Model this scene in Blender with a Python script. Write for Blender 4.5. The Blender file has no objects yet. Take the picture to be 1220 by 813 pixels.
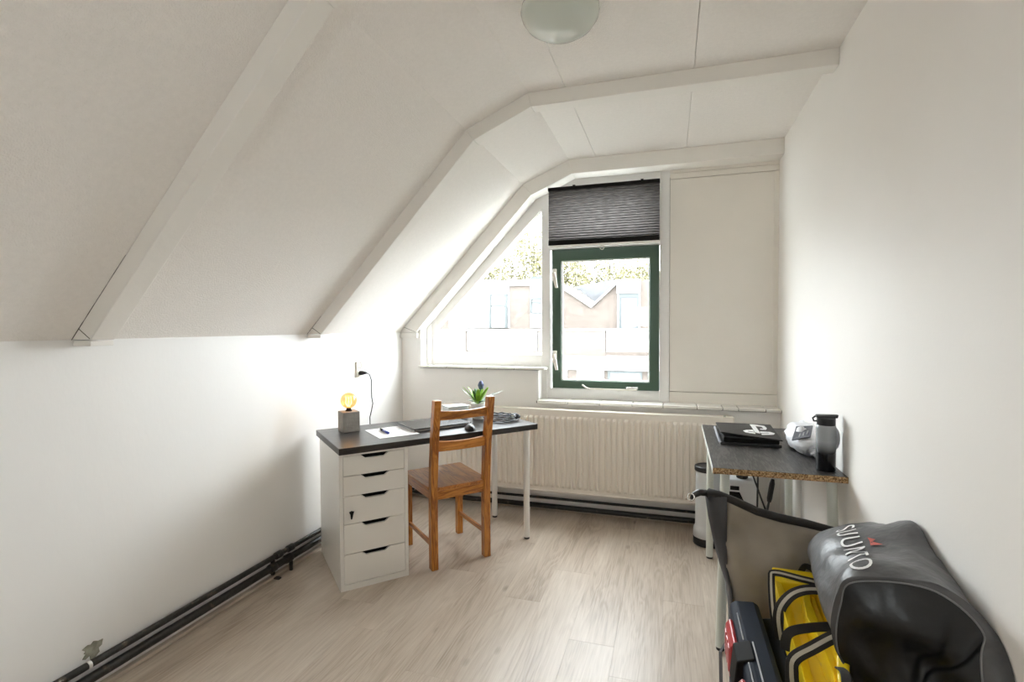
import bpy, bmesh, math, random
from mathutils import Vector, Matrix, noise
random.seed(7)
S = bpy.context.scene
COL = S.collection
R = math.radians

# ------------------------------------------------------------------ camera, sky, exposure
cam_d = bpy.data.cameras.new('camera'); cam = bpy.data.objects.new('camera', cam_d); COL.objects.link(cam)
cam_d.sensor_fit = 'HORIZONTAL'; cam_d.sensor_width = 36.0; cam_d.lens = 36.0 * 606.27 / 1220
cam_d.clip_start = 0.02; cam_d.clip_end = 300
yaw, pitch, roll = 0.301091, -0.027986, -0.004635
fw = Vector((-math.sin(yaw) * math.cos(pitch), math.cos(yaw) * math.cos(pitch), math.sin(pitch)))
rt = Vector((math.cos(yaw), math.sin(yaw), 0)); upv = rt.cross(fw)
r2 = rt * math.cos(roll) + upv * math.sin(roll); u2 = -rt * math.sin(roll) + upv * math.cos(roll)
mw = Matrix((r2, u2, -fw)).transposed().to_4x4(); mw.translation = (0, 0, 1.35)
cam.matrix_world = mw
S.camera = cam
S.view_settings.view_transform = 'Standard'; S.view_settings.look = 'None'
S.view_settings.gamma = 1.0; S.view_settings.use_curve_mapping = False
S.view_settings.exposure = 0.95
S.cycles.max_bounces = 14; S.cycles.diffuse_bounces = 9; S.cycles.transparent_max_bounces = 12
SKY = 13.0
world = bpy.data.worlds.new('overcast_sky'); S.world = world; world.use_nodes = True
wn = world.node_tree
bg = wn.nodes['Background']; bg.inputs['Color'].default_value = (0.92, 0.96, 1.0, 1); bg.inputs['Strength'].default_value = SKY

def portal(name, loc, rot, sx, sy):
    d = bpy.data.lights.new(name, 'AREA'); d.shape = 'RECTANGLE'; d.size = sx; d.size_y = sy; d.cycles.is_portal = True
    o = bpy.data.objects.new(name, d); COL.objects.link(o); o.location = loc; o.rotation_euler = rot
portal('daylight_portal_behind', (0.86, -0.16, 1.44), (0, R(90), 0), 0.32, 0.32)  # sampling portal for the added window in the right wall
portal('daylight_portal_front', (-0.45, -0.79, 1.5), (R(90), 0, 0), 0.42, 0.42)  # sampling portal for the added window in the front wall
portal('daylight_portal', (-0.95, 3.88, 1.6), (R(-90), 0, 0), 1.9, 1.6)

# ------------------------------------------------------------------ materials
def mat(name, col, rough=0.5, metal=0.0, var=0.0, vscale=3.0, bump=0.0, bscale=40.0, trans=0.0, coat=0.0, spec=0.5, stretch=None, alpha=1.0, bdist=0.01):
    m = bpy.data.materials.new(name); m.use_nodes = True
    nt = m.node_tree; b = nt.nodes['Principled BSDF']
    b.inputs['Base Color'].default_value = (*col, 1); b.inputs['Roughness'].default_value = rough
    b.inputs['Metallic'].default_value = metal; b.inputs['Transmission Weight'].default_value = trans
    b.inputs['Coat Weight'].default_value = coat; b.inputs['Specular IOR Level'].default_value = spec
    b.inputs['Alpha'].default_value = alpha
    if var or bump:
        tc = nt.nodes.new('ShaderNodeTexCoord'); mp = nt.nodes.new('ShaderNodeMapping')
        nt.links.new(tc.outputs['Object'], mp.inputs['Vector'])
        if stretch: mp.inputs['Scale'].default_value = stretch
    if var:
        n = nt.nodes.new('ShaderNodeTexNoise'); n.inputs['Scale'].default_value = vscale; n.inputs['Detail'].default_value = 6
        nt.links.new(mp.outputs['Vector'], n.inputs['Vector'])
        r = nt.nodes.new('ShaderNodeValToRGB')
        r.color_ramp.elements[0].position = 0.3; r.color_ramp.elements[1].position = 0.7
        r.color_ramp.elements[0].color = (*[max(0, c * (1 - var)) for c in col], 1)
        r.color_ramp.elements[1].color = (*[min(1, c * (1 + var)) for c in col], 1)
        nt.links.new(n.outputs['Fac'], r.inputs['Fac']); nt.links.new(r.outputs['Color'], b.inputs['Base Color'])
    if bump:
        n2 = nt.nodes.new('ShaderNodeTexNoise'); n2.inputs['Scale'].default_value = bscale; n2.inputs['Detail'].default_value = 4
        nt.links.new(mp.outputs['Vector'], n2.inputs['Vector'])
        bp = nt.nodes.new('ShaderNodeBump'); bp.inputs['Strength'].default_value = bump; bp.inputs['Distance'].default_value = bdist
        nt.links.new(n2.outputs['Fac'], bp.inputs['Height']); nt.links.new(bp.outputs['Normal'], b.inputs['Normal'])
    return m

def ramp(nt, stops):
    r = nt.nodes.new('ShaderNodeValToRGB'); e = r.color_ramp.elements
    while len(e) < len(stops): e.new(0.5)
    for k, (p, c) in zip(e, stops): k.position = p; k.color = (*c, 1)
    return r

def wood(name, dark, mid, light, axis='Y', scale=1.0, rough=0.45, fine=0.5, coat=0.0, knots=False):
    m = bpy.data.materials.new(name); m.use_nodes = True; nt = m.node_tree; L = nt.links.new
    b = nt.nodes['Principled BSDF']; b.inputs['Roughness'].default_value = rough; b.inputs['Coat Weight'].default_value = coat
    tc = nt.nodes.new('ShaderNodeTexCoord'); oi = nt.nodes.new('ShaderNodeObjectInfo')
    mul = nt.nodes.new('ShaderNodeMath'); mul.operation = 'MULTIPLY'; mul.inputs[1].default_value = 37.0
    L(oi.outputs['Random'], mul.inputs[0])
    add = nt.nodes.new('ShaderNodeVectorMath'); add.operation = 'ADD'
    L(tc.outputs['Object'], add.inputs[0]); L(mul.outputs[0], add.inputs[1])
    mp = nt.nodes.new('ShaderNodeMapping'); s = {'X': (0.12, 1, 1), 'Y': (1, 0.12, 1), 'Z': (1, 1, 0.12)}[axis]
    mp.inputs['Scale'].default_value = [k * scale for k in s]
    L(add.outputs[0], mp.inputs['Vector'])
    n1 = nt.nodes.new('ShaderNodeTexNoise'); n1.inputs['Scale'].default_value = 9; n1.inputs['Detail'].default_value = 5; n1.inputs['Distortion'].default_value = 1.2
    n2 = nt.nodes.new('ShaderNodeTexNoise'); n2.inputs['Scale'].default_value = 95; n2.inputs['Detail'].default_value = 3
    L(mp.outputs['Vector'], n1.inputs['Vector']); L(mp.outputs['Vector'], n2.inputs['Vector'])
    # rings: sine of the low noise gives cathedral grain
    sn = nt.nodes.new('ShaderNodeMath'); sn.operation = 'MULTIPLY'; sn.inputs[1].default_value = 38.0
    L(n1.outputs['Fac'], sn.inputs[0])
    si = nt.nodes.new('ShaderNodeMath'); si.operation = 'SINE'; L(sn.outputs[0], si.inputs[0])
    ma = nt.nodes.new('ShaderNodeMath'); ma.operation = 'MULTIPLY_ADD'; ma.inputs[1].default_value = 0.16; ma.inputs[2].default_value = 0.0
    L(si.outputs[0], ma.inputs[0])
    a2 = nt.nodes.new('ShaderNodeMath'); a2.operation = 'ADD'; L(ma.outputs[0], a2.inputs[0]); L(n1.outputs['Fac'], a2.inputs[1])
    mx = nt.nodes.new('ShaderNodeMath'); mx.operation = 'MULTIPLY_ADD'; mx.inputs[1].default_value = fine; L(n2.outputs['Fac'], mx.inputs[0])
    sub = nt.nodes.new('ShaderNodeMath'); sub.operation = 'SUBTRACT'; sub.inputs[1].default_value = fine * 0.5; L(a2.outputs[0], sub.inputs[0])
    L(sub.outputs[0], mx.inputs[2])
    rp = ramp(nt, [(0.25, dark), (0.5, mid), (0.75, light)]); L(mx.outputs[0], rp.inputs['Fac'])
    hs = nt.nodes.new('ShaderNodeHueSaturation')
    v = nt.nodes.new('ShaderNodeMath'); v.operation = 'MULTIPLY_ADD'; v.inputs[1].default_value = 0.16; v.inputs[2].default_value = 0.92
    L(oi.outputs['Random'], v.inputs[0]); L(v.outputs[0], hs.inputs['Value']); L(rp.outputs['Color'], hs.inputs['Color'])
    L(hs.outputs['Color'], b.inputs['Base Color'])
    bp = nt.nodes.new('ShaderNodeBump'); bp.inputs['Strength'].default_value = 0.12; bp.inputs['Distance'].default_value = 0.002
    L(n2.outputs['Fac'], bp.inputs['Height']); L(bp.outputs['Normal'], b.inputs['Normal'])
    return m

def laminate():
    m = bpy.data.materials.new('oak_laminate'); m.use_nodes = True; nt = m.node_tree; L = nt.links.new
    b = nt.nodes['Principled BSDF']; b.inputs['Roughness'].default_value = 0.34
    tc = nt.nodes.new('ShaderNodeTexCoord'); oi = nt.nodes.new('ShaderNodeObjectInfo')
    mul = nt.nodes.new('ShaderNodeMath'); mul.operation = 'MULTIPLY'; mul.inputs[1].default_value = 53.0; L(oi.outputs['Random'], mul.inputs[0])
    add = nt.nodes.new('ShaderNodeVectorMath'); add.operation = 'ADD'; L(tc.outputs['Object'], add.inputs[0]); L(mul.outputs[0], add.inputs[1])
    def nz(scale, sx, sy, det, dist=0.0):
        mp = nt.nodes.new('ShaderNodeMapping'); mp.inputs['Scale'].default_value = (sx, sy, 1); L(add.outputs[0], mp.inputs['Vector'])
        n = nt.nodes.new('ShaderNodeTexNoise'); n.inputs['Scale'].default_value = scale; n.inputs['Detail'].default_value = det; n.inputs['Distortion'].default_value = dist
        L(mp.outputs[0], n.inputs['Vector']); return n.outputs['Fac']
    def mad(x, k, c):
        q = nt.nodes.new('ShaderNodeMath'); q.operation = 'MULTIPLY_ADD'; q.inputs[1].default_value = k; L(x, q.inputs[0])
        if isinstance(c, float): q.inputs[2].default_value = c
        else: L(c, q.inputs[2])
        return q.outputs[0]
    broad = nz(4.5, 1.0, 0.22, 3, 0.6); fig = nz(11, 1.0, 0.10, 3, 0.8); fine = nz(190, 1.0, 0.035, 3)
    ring = nt.nodes.new('ShaderNodeMath'); ring.operation = 'SINE'; L(mad(fig, 55.0, 0.0), ring.inputs[0])
    f = mad(broad, 0.75, mad(fine, 0.45, mad(ring.outputs[0], 0.055, -0.10)))
    rp = ramp(nt, [(0.20, (0.30, 0.232, 0.172)), (0.45, (0.475, 0.395, 0.318)), (0.75, (0.605, 0.525, 0.44))]); L(f, rp.inputs['Fac'])
    # a few small dark knots
    mp = nt.nodes.new('ShaderNodeMapping'); mp.inputs['Scale'].default_value = (3.2, 1.5, 1); L(add.outputs[0], mp.inputs['Vector'])
    v = nt.nodes.new('ShaderNodeTexVoronoi'); v.inputs['Scale'].default_value = 1.6; L(mp.outputs[0], v.inputs['Vector'])
    kr = ramp(nt, [(0.0, (0.45, 0.42, 0.40)), (0.045, (0.72, 0.70, 0.68)), (0.10, (1, 1, 1))]); L(v.outputs['Distance'], kr.inputs['Fac'])
    mx = nt.nodes.new('ShaderNodeMix'); mx.data_type = 'RGBA'; mx.blend_type = 'MULTIPLY'; mx.inputs[0].default_value = 1.0
    L(rp.outputs['Color'], mx.inputs[6]); L(kr.outputs['Color'], mx.inputs[7])
    hs = nt.nodes.new('ShaderNodeHueSaturation'); L(mad(oi.outputs['Random'], 0.07, 0.965), hs.inputs['Value']); L(mx.outputs[2], hs.inputs['Color'])
    L(hs.outputs['Color'], b.inputs['Base Color'])
    rr = mad(fine, 0.16, 0.31); L(rr, b.inputs['Roughness'])
    bp = nt.nodes.new('ShaderNodeBump'); bp.inputs['Strength'].default_value = 0.10; bp.inputs['Distance'].default_value = 0.0015
    L(fine, bp.inputs['Height']); L(bp.outputs['Normal'], b.inputs['Normal'])
    return m

def glass(name, gloss=0.06, tint=(0.985, 1.0, 0.995)):
    m = bpy.data.materials.new(name); m.use_nodes = True; nt = m.node_tree
    nt.nodes.remove(nt.nodes['Principled BSDF']); out = nt.nodes['Material Output']
    t = nt.nodes.new('ShaderNodeBsdfTransparent'); t.inputs['Color'].default_value = (*tint, 1)
    g = nt.nodes.new('ShaderNodeBsdfGlossy'); g.inputs['Roughness'].default_value = 0.02
    mx = nt.nodes.new('ShaderNodeMixShader'); mx.inputs[0].default_value = gloss
    nt.links.new(t.outputs[0], mx.inputs[1]); nt.links.new(g.outputs[0], mx.inputs[2]); nt.links.new(mx.outputs[0], out.inputs['Surface'])
    return m

M = {}
M['wall'] = mat('wall_paint', (0.865, 0.840, 0.805), 0.55, var=0.012, vscale=2.0, bump=0.12, bscale=90, bdist=0.002)
M['wall_left'] = mat('wall_paint_worn', (0.845, 0.835, 0.82), 0.45, var=0.012, vscale=2.5, bump=0.14, bscale=45, stretch=(1, 1.4, 0.7), bdist=0.003)
M['ceil'] = mat('ceiling_board', (0.87, 0.838, 0.80), 0.8, var=0.02, vscale=60, bump=0.65, bscale=190, bdist=0.004)
M['seam'] = mat('ceiling_joint', (0.78, 0.75, 0.70), 0.8)
M['beam'] = mat('beam_paint', (0.85, 0.825, 0.78), 0.45, var=0.015, vscale=5, bump=0.12, bscale=30)
M['frame'] = mat('frame_paint', (0.84, 0.825, 0.80), 0.35, bump=0.06, bscale=25)
M['board'] = mat('board_paint', (0.85, 0.81, 0.745), 0.5, var=0.015, vscale=4, bump=0.08, bscale=30)
M['green'] = mat('green_sash_paint', (0.052, 0.100, 0.066), 0.35, bump=0.05, bscale=30)
M['tile'] = mat('sill_tile_glaze', (0.80, 0.78, 0.73), 0.18, var=0.03, vscale=12)
M['grout'] = mat('sill_grout', (0.12, 0.105, 0.09), 0.9)
M['rad'] = mat('radiator_enamel', (0.89, 0.83, 0.745), 0.35)
M['pipe'] = None
M['floorbase'] = mat('floor_base', (0.10, 0.08, 0.06), 0.9)
M['laminate'] = laminate()
M['pine'] = wood('stained_pine', (0.24, 0.068, 0.008), (0.46, 0.165, 0.022), (0.58, 0.24, 0.042), 'Z', 2.2, 0.35, 0.3, coat=0.25)
M['pine_x'] = wood('stained_pine_rail', (0.24, 0.068, 0.008), (0.46, 0.165, 0.022), (0.58, 0.24, 0.042), 'X', 2.2, 0.35, 0.3, coat=0.25)
M['pine_y'] = wood('stained_pine_seat', (0.26, 0.080, 0.012), (0.44, 0.155, 0.026), (0.54, 0.22, 0.044), 'Y', 2.0, 0.32, 0.3, coat=0.3)
M['desktop'] = wood('blackbrown_top', (0.022, 0.019, 0.018), (0.030, 0.026, 0.025), (0.042, 0.037, 0.034), 'X', 1.6, 0.36, 0.6)
M['desktop2'] = wood('blackbrown_top_worn', (0.016, 0.015, 0.015), (0.034, 0.031, 0.030), (0.075, 0.070, 0.066), 'Y', 1.6, 0.42, 1.5)
M['edge'] = mat('black_edge_band', (0.016, 0.014, 0.013), 0.5)
M['white'] = mat('white_foil', (0.78, 0.75, 0.70), 0.3)
M['whiteleg'] = mat('white_steel', (0.80, 0.78, 0.74), 0.35)
M['paleleg'] = mat('pale_grey_steel', (0.66, 0.68, 0.62), 0.4)
M['dark'] = mat('dark_gap', (0.012, 0.011, 0.01), 0.7, spec=0.12)
M['black'] = mat('black_plastic', (0.015, 0.015, 0.016), 0.4, bump=0.05, bscale=200)
M['blackweb'] = mat('black_webbing', (0.018, 0.015, 0.014), 0.75, bump=0.4, bscale=400, bdist=0.002)
M['webstripe'] = mat('grey_reflective_stripe', (0.50, 0.46, 0.38), 0.5, bump=0.4, bscale=300, bdist=0.002)
M['chrome'] = mat('nickel', (0.75, 0.74, 0.72), 0.25, 1.0)
M['handle'] = mat('cream_handle', (0.80, 0.77, 0.70), 0.25)
M['glass'] = glass('window_glass', 0.05)
M['paper'] = mat('white_paper', (0.88, 0.88, 0.88), 0.7)
M['ink'] = mat('grey_ink', (0.35, 0.36, 0.40), 0.8)
M['pen'] = mat('blue_pen', (0.03, 0.06, 0.35), 0.3)
M['laptop'] = mat('laptop_lid', (0.030, 0.030, 0.034), 0.25, 0.3)
M['laptopedge'] = mat('laptop_edge', (0.35, 0.35, 0.36), 0.3, 0.6)
M['concrete'] = mat('concrete', (0.30, 0.28, 0.255), 0.85, var=0.18, vscale=14, bump=0.3, bscale=60)
M['leaf'] = mat('leaf_green', (0.26, 0.50, 0.04), 0.4, var=0.4, vscale=20)
M['leafdark'] = mat('leaf_dark', (0.05, 0.15, 0.05), 0.4, var=0.35, vscale=20)
M['leafpale'] = mat('leaf_pale_tip', (0.45, 0.52, 0.46), 0.35, var=0.3, vscale=25)
M['bloom'] = mat('blue_bloom', (0.10, 0.12, 0.26), 0.6, var=0.5, vscale=60)
M['pot'] = mat('white_pot', (0.80, 0.79, 0.77), 0.4)
M['clearbox'] = mat('frosted_plastic', (0.74, 0.77, 0.76), 0.3, alpha=0.75)
M['cablew'] = mat('pale_cable', (0.55, 0.57, 0.62), 0.45)
M['cableb'] = mat('dark_cable', (0.012, 0.013, 0.02), 0.45)
M['opal'] = mat('opal_glass', (0.62, 0.66, 0.60), 0.18, coat=0.3)
M['bluegrey'] = mat('navy_plastic', (0.014, 0.019, 0.031), 0.62, spec=0.12, var=0.12, vscale=9, bump=0.12, bscale=300, bdist=0.002)
M['navydark'] = mat('dark_navy_plastic', (0.009, 0.0105, 0.015), 0.65, spec=0.2, bump=0.1, bscale=300, bdist=0.002)
M['silver'] = mat('silver_trim', (0.55, 0.56, 0.60), 0.35, 0.5)
M['red'] = mat('red_latch', (0.42, 0.028, 0.035), 0.3)
M['yellow'] = mat('yellow_pvc', (0.86, 0.63, 0.008), 0.38, var=0.06, vscale=9, bump=0.15, bscale=25)
M['tarp'] = mat('grey_tarpaulin', (0.085, 0.085, 0.088), 0.42, var=0.35, vscale=7, bump=0.6, bscale=7, bdist=0.03)
M['tarpdark'] = mat('black_tarpaulin', (0.008, 0.008, 0.0085), 0.34, var=0.35, vscale=6, bump=0.35, bscale=8, bdist=0.02)
M['piping'] = mat('grey_piping', (0.22, 0.22, 0.23), 0.35)
M['print'] = mat('white_print', (0.82, 0.82, 0.82), 0.5)
M['redprint'] = mat('red_print', (0.50, 0.08, 0.05), 0.5)
M['bagbeige'] = mat('pale_grey_fabric', (0.335, 0.295, 0.245), 0.6, var=0.10, vscale=7, bump=0.4, bscale=10, bdist=0.015)
M['bagdark'] = mat('charcoal_fabric', (0.048, 0.047, 0.052), 0.55, var=0.15, vscale=9, bump=0.25, bscale=14)
M['binwhite'] = mat('pale_grey_plastic', (0.66, 0.67, 0.68), 0.3)
M['clothwhite'] = mat('white_polythene', (0.82, 0.83, 0.87), 0.35, var=0.05, vscale=30, bump=0.5, bscale=45, bdist=0.01)
M['blueprint'] = mat('pale_blue_print', (0.28, 0.52, 0.66), 0.5)
M['slate'] = mat('slate_card', (0.10, 0.105, 0.125), 0.5)
M['ballgrey'] = mat('smoky_plastic', (0.38, 0.39, 0.43), 0.3)
M['plaster'] = mat('bare_plaster', (0.30, 0.29, 0.23), 0.9, var=0.4, vscale=30)
M['socket'] = mat('cream_socket', (0.74, 0.70, 0.62), 0.35)
M['crack'] = mat('crack_shadow_gap', (0.14, 0.12, 0.10), 0.9)
M['brick'] = mat('pale_brick', (0.078, 0.063, 0.053), 0.9, var=0.18, vscale=6)
M['render'] = mat('white_render', (0.22, 0.22, 0.22), 0.8)
M['slateroof'] = mat('roof_slate', (0.062, 0.064, 0.068), 0.8, var=0.2, vscale=4)
M['extframe'] = mat('grey_green_joinery', (0.022, 0.029, 0.029), 0.5)
M['extpane'] = mat('far_window_pane', (0.046, 0.052, 0.062), 0.1)
M['treeleaf'] = mat('spring_leaves', (0.098, 0.090, 0.038), 0.6, var=0.25, vscale=2)
M['treetrunk'] = mat('bark', (0.06, 0.05, 0.04), 0.9)
M['ground'] = mat('street_ground', (0.12, 0.12, 0.11), 0.9)

def gradient_mat(name, lo, hi, z0, z1, rough=0.25, alpha=1.0):
    m = mat(name, lo, rough); nt = m.node_tree; L = nt.links.new
    tc = nt.nodes.new('ShaderNodeTexCoord'); sp = nt.nodes.new('ShaderNodeSeparateXYZ'); L(tc.outputs['Object'], sp.inputs[0])
    mr = nt.nodes.new('ShaderNodeMapRange'); mr.inputs[1].default_value = z0; mr.inputs[2].default_value = z1; L(sp.outputs['Z'], mr.inputs[0])
    rp = ramp(nt, [(0, lo), (1, hi)]); L(mr.outputs[0], rp.inputs['Fac']); L(rp.outputs['Color'], nt.nodes['Principled BSDF'].inputs['Base Color'])
    return m
M['bottle'] = gradient_mat('smoky_two_tone_bottle', (0.012, 0.012, 0.014), (0.34, 0.36, 0.38), 0.075, 0.125)

def pipe_mat():
    m = mat('black_pipe_paint', (0.014, 0.013, 0.012), 0.35, bump=0.3, bscale=60); nt = m.node_tree; L = nt.links.new
    tc = nt.nodes.new('ShaderNodeTexCoord'); n = nt.nodes.new('ShaderNodeTexNoise'); n.inputs['Scale'].default_value = 22; n.inputs['Detail'].default_value = 5
    L(tc.outputs['Object'], n.inputs['Vector'])
    rp = ramp(nt, [(0.0, (0.013, 0.012, 0.011)), (0.60, (0.017, 0.015, 0.013)), (0.70, (0.10, 0.075, 0.05)), (0.74, (0.45, 0.43, 0.38))]); L(n.outputs['Fac'], rp.inputs['Fac'])
    L(rp.outputs['Color'], nt.nodes['Principled BSDF'].inputs['Base Color']); return m
M['pipe'] = pipe_mat()

def chipboard():
    m = mat('raw_chipboard', (0.4, 0.25, 0.12), 0.85); nt = m.node_tree; L = nt.links.new
    tc = nt.nodes.new('ShaderNodeTexCoord'); v = nt.nodes.new('ShaderNodeTexVoronoi'); v.inputs['Scale'].default_value = 230
    L(tc.outputs['Object'], v.inputs['Vector'])
    sp = nt.nodes.new('ShaderNodeSeparateColor'); L(v.outputs['Color'], sp.inputs[0])
    rp = ramp(nt, [(0.0, (0.10, 0.05, 0.02)), (0.4, (0.33, 0.19, 0.08)), (0.75, (0.48, 0.31, 0.15)), (1.0, (0.62, 0.46, 0.27))]); L(sp.outputs[0], rp.inputs['Fac'])
    L(rp.outputs['Color'], nt.nodes['Principled BSDF'].inputs['Base Color']); return m
M['chip'] = chipboard()

def blind_mat():
    m = bpy.data.materials.new('pleated_charcoal_fabric'); m.use_nodes = True; nt = m.node_tree; L = nt.links.new
    nt.nodes.remove(nt.nodes['Principled BSDF']); out = nt.nodes['Material Output']
    tc = nt.nodes.new('ShaderNodeTexCoord'); mp = nt.nodes.new('ShaderNodeMapping'); mp.inputs['Scale'].default_value = (6, 1, 110)
    n = nt.nodes.new('ShaderNodeTexNoise'); n.inputs['Scale'].default_value = 3; n.inputs['Detail'].default_value = 4
    L(tc.outputs['Object'], mp.inputs[0]); L(mp.outputs[0], n.inputs['Vector'])
    rp = ramp(nt, [(0.3, (0.035, 0.031, 0.03)), (0.7, (0.075, 0.068, 0.065))]); L(n.outputs['Fac'], rp.inputs['Fac'])
    rp2 = ramp(nt, [(0.3, (0.024, 0.022, 0.021)), (0.7, (0.085, 0.079, 0.075))]); L(n.outputs['Fac'], rp2.inputs['Fac'])
    d = nt.nodes.new('ShaderNodeBsdfDiffuse'); t = nt.nodes.new('ShaderNodeBsdfTranslucent')
    L(rp.outputs['Color'], d.inputs['Color']); L(rp2.outputs['Color'], t.inputs['Color'])
    a = nt.nodes.new('ShaderNodeAddShader'); L(d.outputs[0], a.inputs[0]); L(t.outputs[0], a.inputs[1]); L(a.outputs[0], out.inputs['Surface'])
    return m
M['blind'] = blind_mat()

def emit(name, col, k):
    m = bpy.data.materials.new(name); m.use_nodes = True; b = m.node_tree.nodes['Principled BSDF']
    b.inputs['Base Color'].default_value = (*col, 1); b.inputs['Emission Color'].default_value = (*col, 1); b.inputs['Emission Strength'].default_value = k
    return m
M['filament'] = emit('glowing_filament', (1.0, 0.50, 0.10), 9.0)
M['amber'] = glass('amber_bulb_glass', 0.10, (1.0, 0.80, 0.45))

# ------------------------------------------------------------------ mesh helpers
class MB:
    def __init__(s): s.bm = bmesh.new()
    def box(s, x0, x1, y0, y1, z0, z1):
        v = [s.bm.verts.new(p) for p in ((x0,y0,z0),(x1,y0,z0),(x1,y1,z0),(x0,y1,z0),(x0,y0,z1),(x1,y0,z1),(x1,y1,z1),(x0,y1,z1))]
        for f in ((3,2,1,0),(4,5,6,7),(0,1,5,4),(1,2,6,5),(2,3,7,6),(3,0,4,7)): s.bm.faces.new([v[i] for i in f])
        return s
    def hexa(s, p):   # 8 points, bottom loop then top loop
        v = [s.bm.verts.new(q) for q in p]
        for f in ((3,2,1,0),(4,5,6,7),(0,1,5,4),(1,2,6,5),(2,3,7,6),(3,0,4,7)): s.bm.faces.new([v[i] for i in f])
        return s
    def prism(s, poly, a0, a1, axis='y'):
        def mk(p, a): return {'y': (p[0], a, p[1]), 'x': (a, p[0], p[1]), 'z': (p[0], p[1], a)}[axis]
        A = [s.bm.verts.new(mk(p, a0)) for p in poly]; B = [s.bm.verts.new(mk(p, a1)) for p in poly]
        s.bm.faces.new(A); s.bm.faces.new(B[::-1])
        n = len(poly)
        for i in range(n): s.bm.faces.new((A[i], B[i], B[(i+1) % n], A[(i+1) % n]))
        return s
    def loft(s, rings, cap0=True, cap1=True, closed=True):
        V = [[s.bm.verts.new(p) for p in r] for r in rings]; n = len(rings[0])
        for a, b in zip(V, V[1:]):
            for i in range(n if closed else n - 1): s.bm.faces.new((a[i], a[(i+1) % n], b[(i+1) % n], b[i]))
        if cap0: s.bm.faces.new(V[0][::-1])
        if cap1: s.bm.faces.new(V[-1])
        return s
    def tube(s, pts, r, n=10, caps=True, closed=False):
        pts = [Vector(p) for p in pts]; rings = []; N = len(pts)
        rr = r if isinstance(r, (list, tuple)) else [r] * N
        t0 = (pts[1] - pts[0]).normalized(); ref = Vector((0, 0, 1)) if abs(t0.z) < 0.9 else Vector((1, 0, 0))
        u = t0.cross(ref).normalized()
        for i, p in enumerate(pts):
            if closed: t = (pts[(i+1) % N] - pts[i-1]).normalized()
            else: t = (pts[min(i+1, N-1)] - pts[max(i-1, 0)]).normalized()
            u = (u - t * u.dot(t)).normalized(); w = t.cross(u)
            rings.append([p + (u * math.cos(2*math.pi*k/n) + w * math.sin(2*math.pi*k/n)) * rr[i] for k in range(n)])
        if closed:
            V = [[s.bm.verts.new(p) for p in q] for q in rings]
            for i in range(N):
                a, b = V[i], V[(i+1) % N]
                for k in range(n): s.bm.faces.new((a[k], a[(k+1) % n], b[(k+1) % n], b[k]))
            return s
        return s.loft(rings, caps, caps)
    def lathe(s, prof, c=(0,0,0), n=28, cap0=True, cap1=True):
        return s.loft([[(c[0] + r*math.cos(2*math.pi*k/n), c[1] + r*math.sin(2*math.pi*k/n), c[2] + z) for k in range(n)] for r, z in prof], cap0, cap1)
    def grid(s, rows):
        V = [[s.bm.verts.new(p) for p in r] for r in rows]
        for a, b in zip(V, V[1:]):
            for i in range(len(a) - 1): s.bm.faces.new((a[i], a[i+1], b[i+1], b[i]))
        return s
    def ribbon(s, pts, nrm, w, t):   # flat strap with thickness; nrm = face normal(s)
        pts = [Vector(p) for p in pts]; rings = []
        for i, p in enumerate(pts):
            tg = (pts[min(i+1, len(pts)-1)] - pts[max(i-1, 0)]).normalized()
            nv = Vector(nrm[i] if isinstance(nrm[0], (tuple, list, Vector)) else nrm); nv = (nv - tg * nv.dot(tg)).normalized(); sd = tg.cross(nv)
            rings.append([p - sd*w/2, p + sd*w/2, p + sd*w/2 + nv*t, p - sd*w/2 + nv*t])
        return s.loft(rings)
    def ring(s, ox0, ox1, oz0, oz1, ix0, ix1, iz0, iz1, y0, y1):   # rectangular frame in the xz plane
        O = [(ox0,oz0),(ox1,oz0),(ox1,oz1),(ox0,oz1)]; I = [(ix0,iz0),(ix1,iz0),(ix1,iz1),(ix0,iz1)]
        of = [s.bm.verts.new((x,y0,z)) for x,z in O]; ob = [s.bm.verts.new((x,y1,z)) for x,z in O]
        nf = [s.bm.verts.new((x,y0,z)) for x,z in I]; nb = [s.bm.verts.new((x,y1,z)) for x,z in I]
        for i in range(4):
            j = (i+1) % 4
            s.bm.faces.new((of[i],of[j],nf[j],nf[i])); s.bm.faces.new((ob[j],ob[i],nb[i],nb[j]))
            s.bm.faces.new((of[j],of[i],ob[i],ob[j])); s.bm.faces.new((nf[i],nf[j],nb[j],nb[i]))
        return s
    def build(s, name, m, parent=None, bevel=0.0, smooth=False, segs=2, subsurf=0, solid=0.0, angle=35):
        bmesh.ops.recalc_face_normals(s.bm, faces=s.bm.faces)
        me = bpy.data.meshes.new(name); s.bm.to_mesh(me); s.bm.free()
        me.materials.append(M[m] if isinstance(m, str) else m)
        o = bpy.data.objects.new(name, me); COL.objects.link(o)
        if parent: o.parent = parent
        if solid: d = o.modifiers.new('solid', 'SOLIDIFY'); d.thickness = solid; d.offset = 0
        if bevel: d = o.modifiers.new('bevel', 'BEVEL'); d.width = bevel; d.segments = segs; d.limit_method = 'ANGLE'; d.angle_limit = R(angle)
        if subsurf: d = o.modifiers.new('sub', 'SUBSURF'); d.levels = subsurf; d.render_levels = subsurf
        if smooth:
            for p in me.polygons: p.use_smooth = True
        return o

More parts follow.
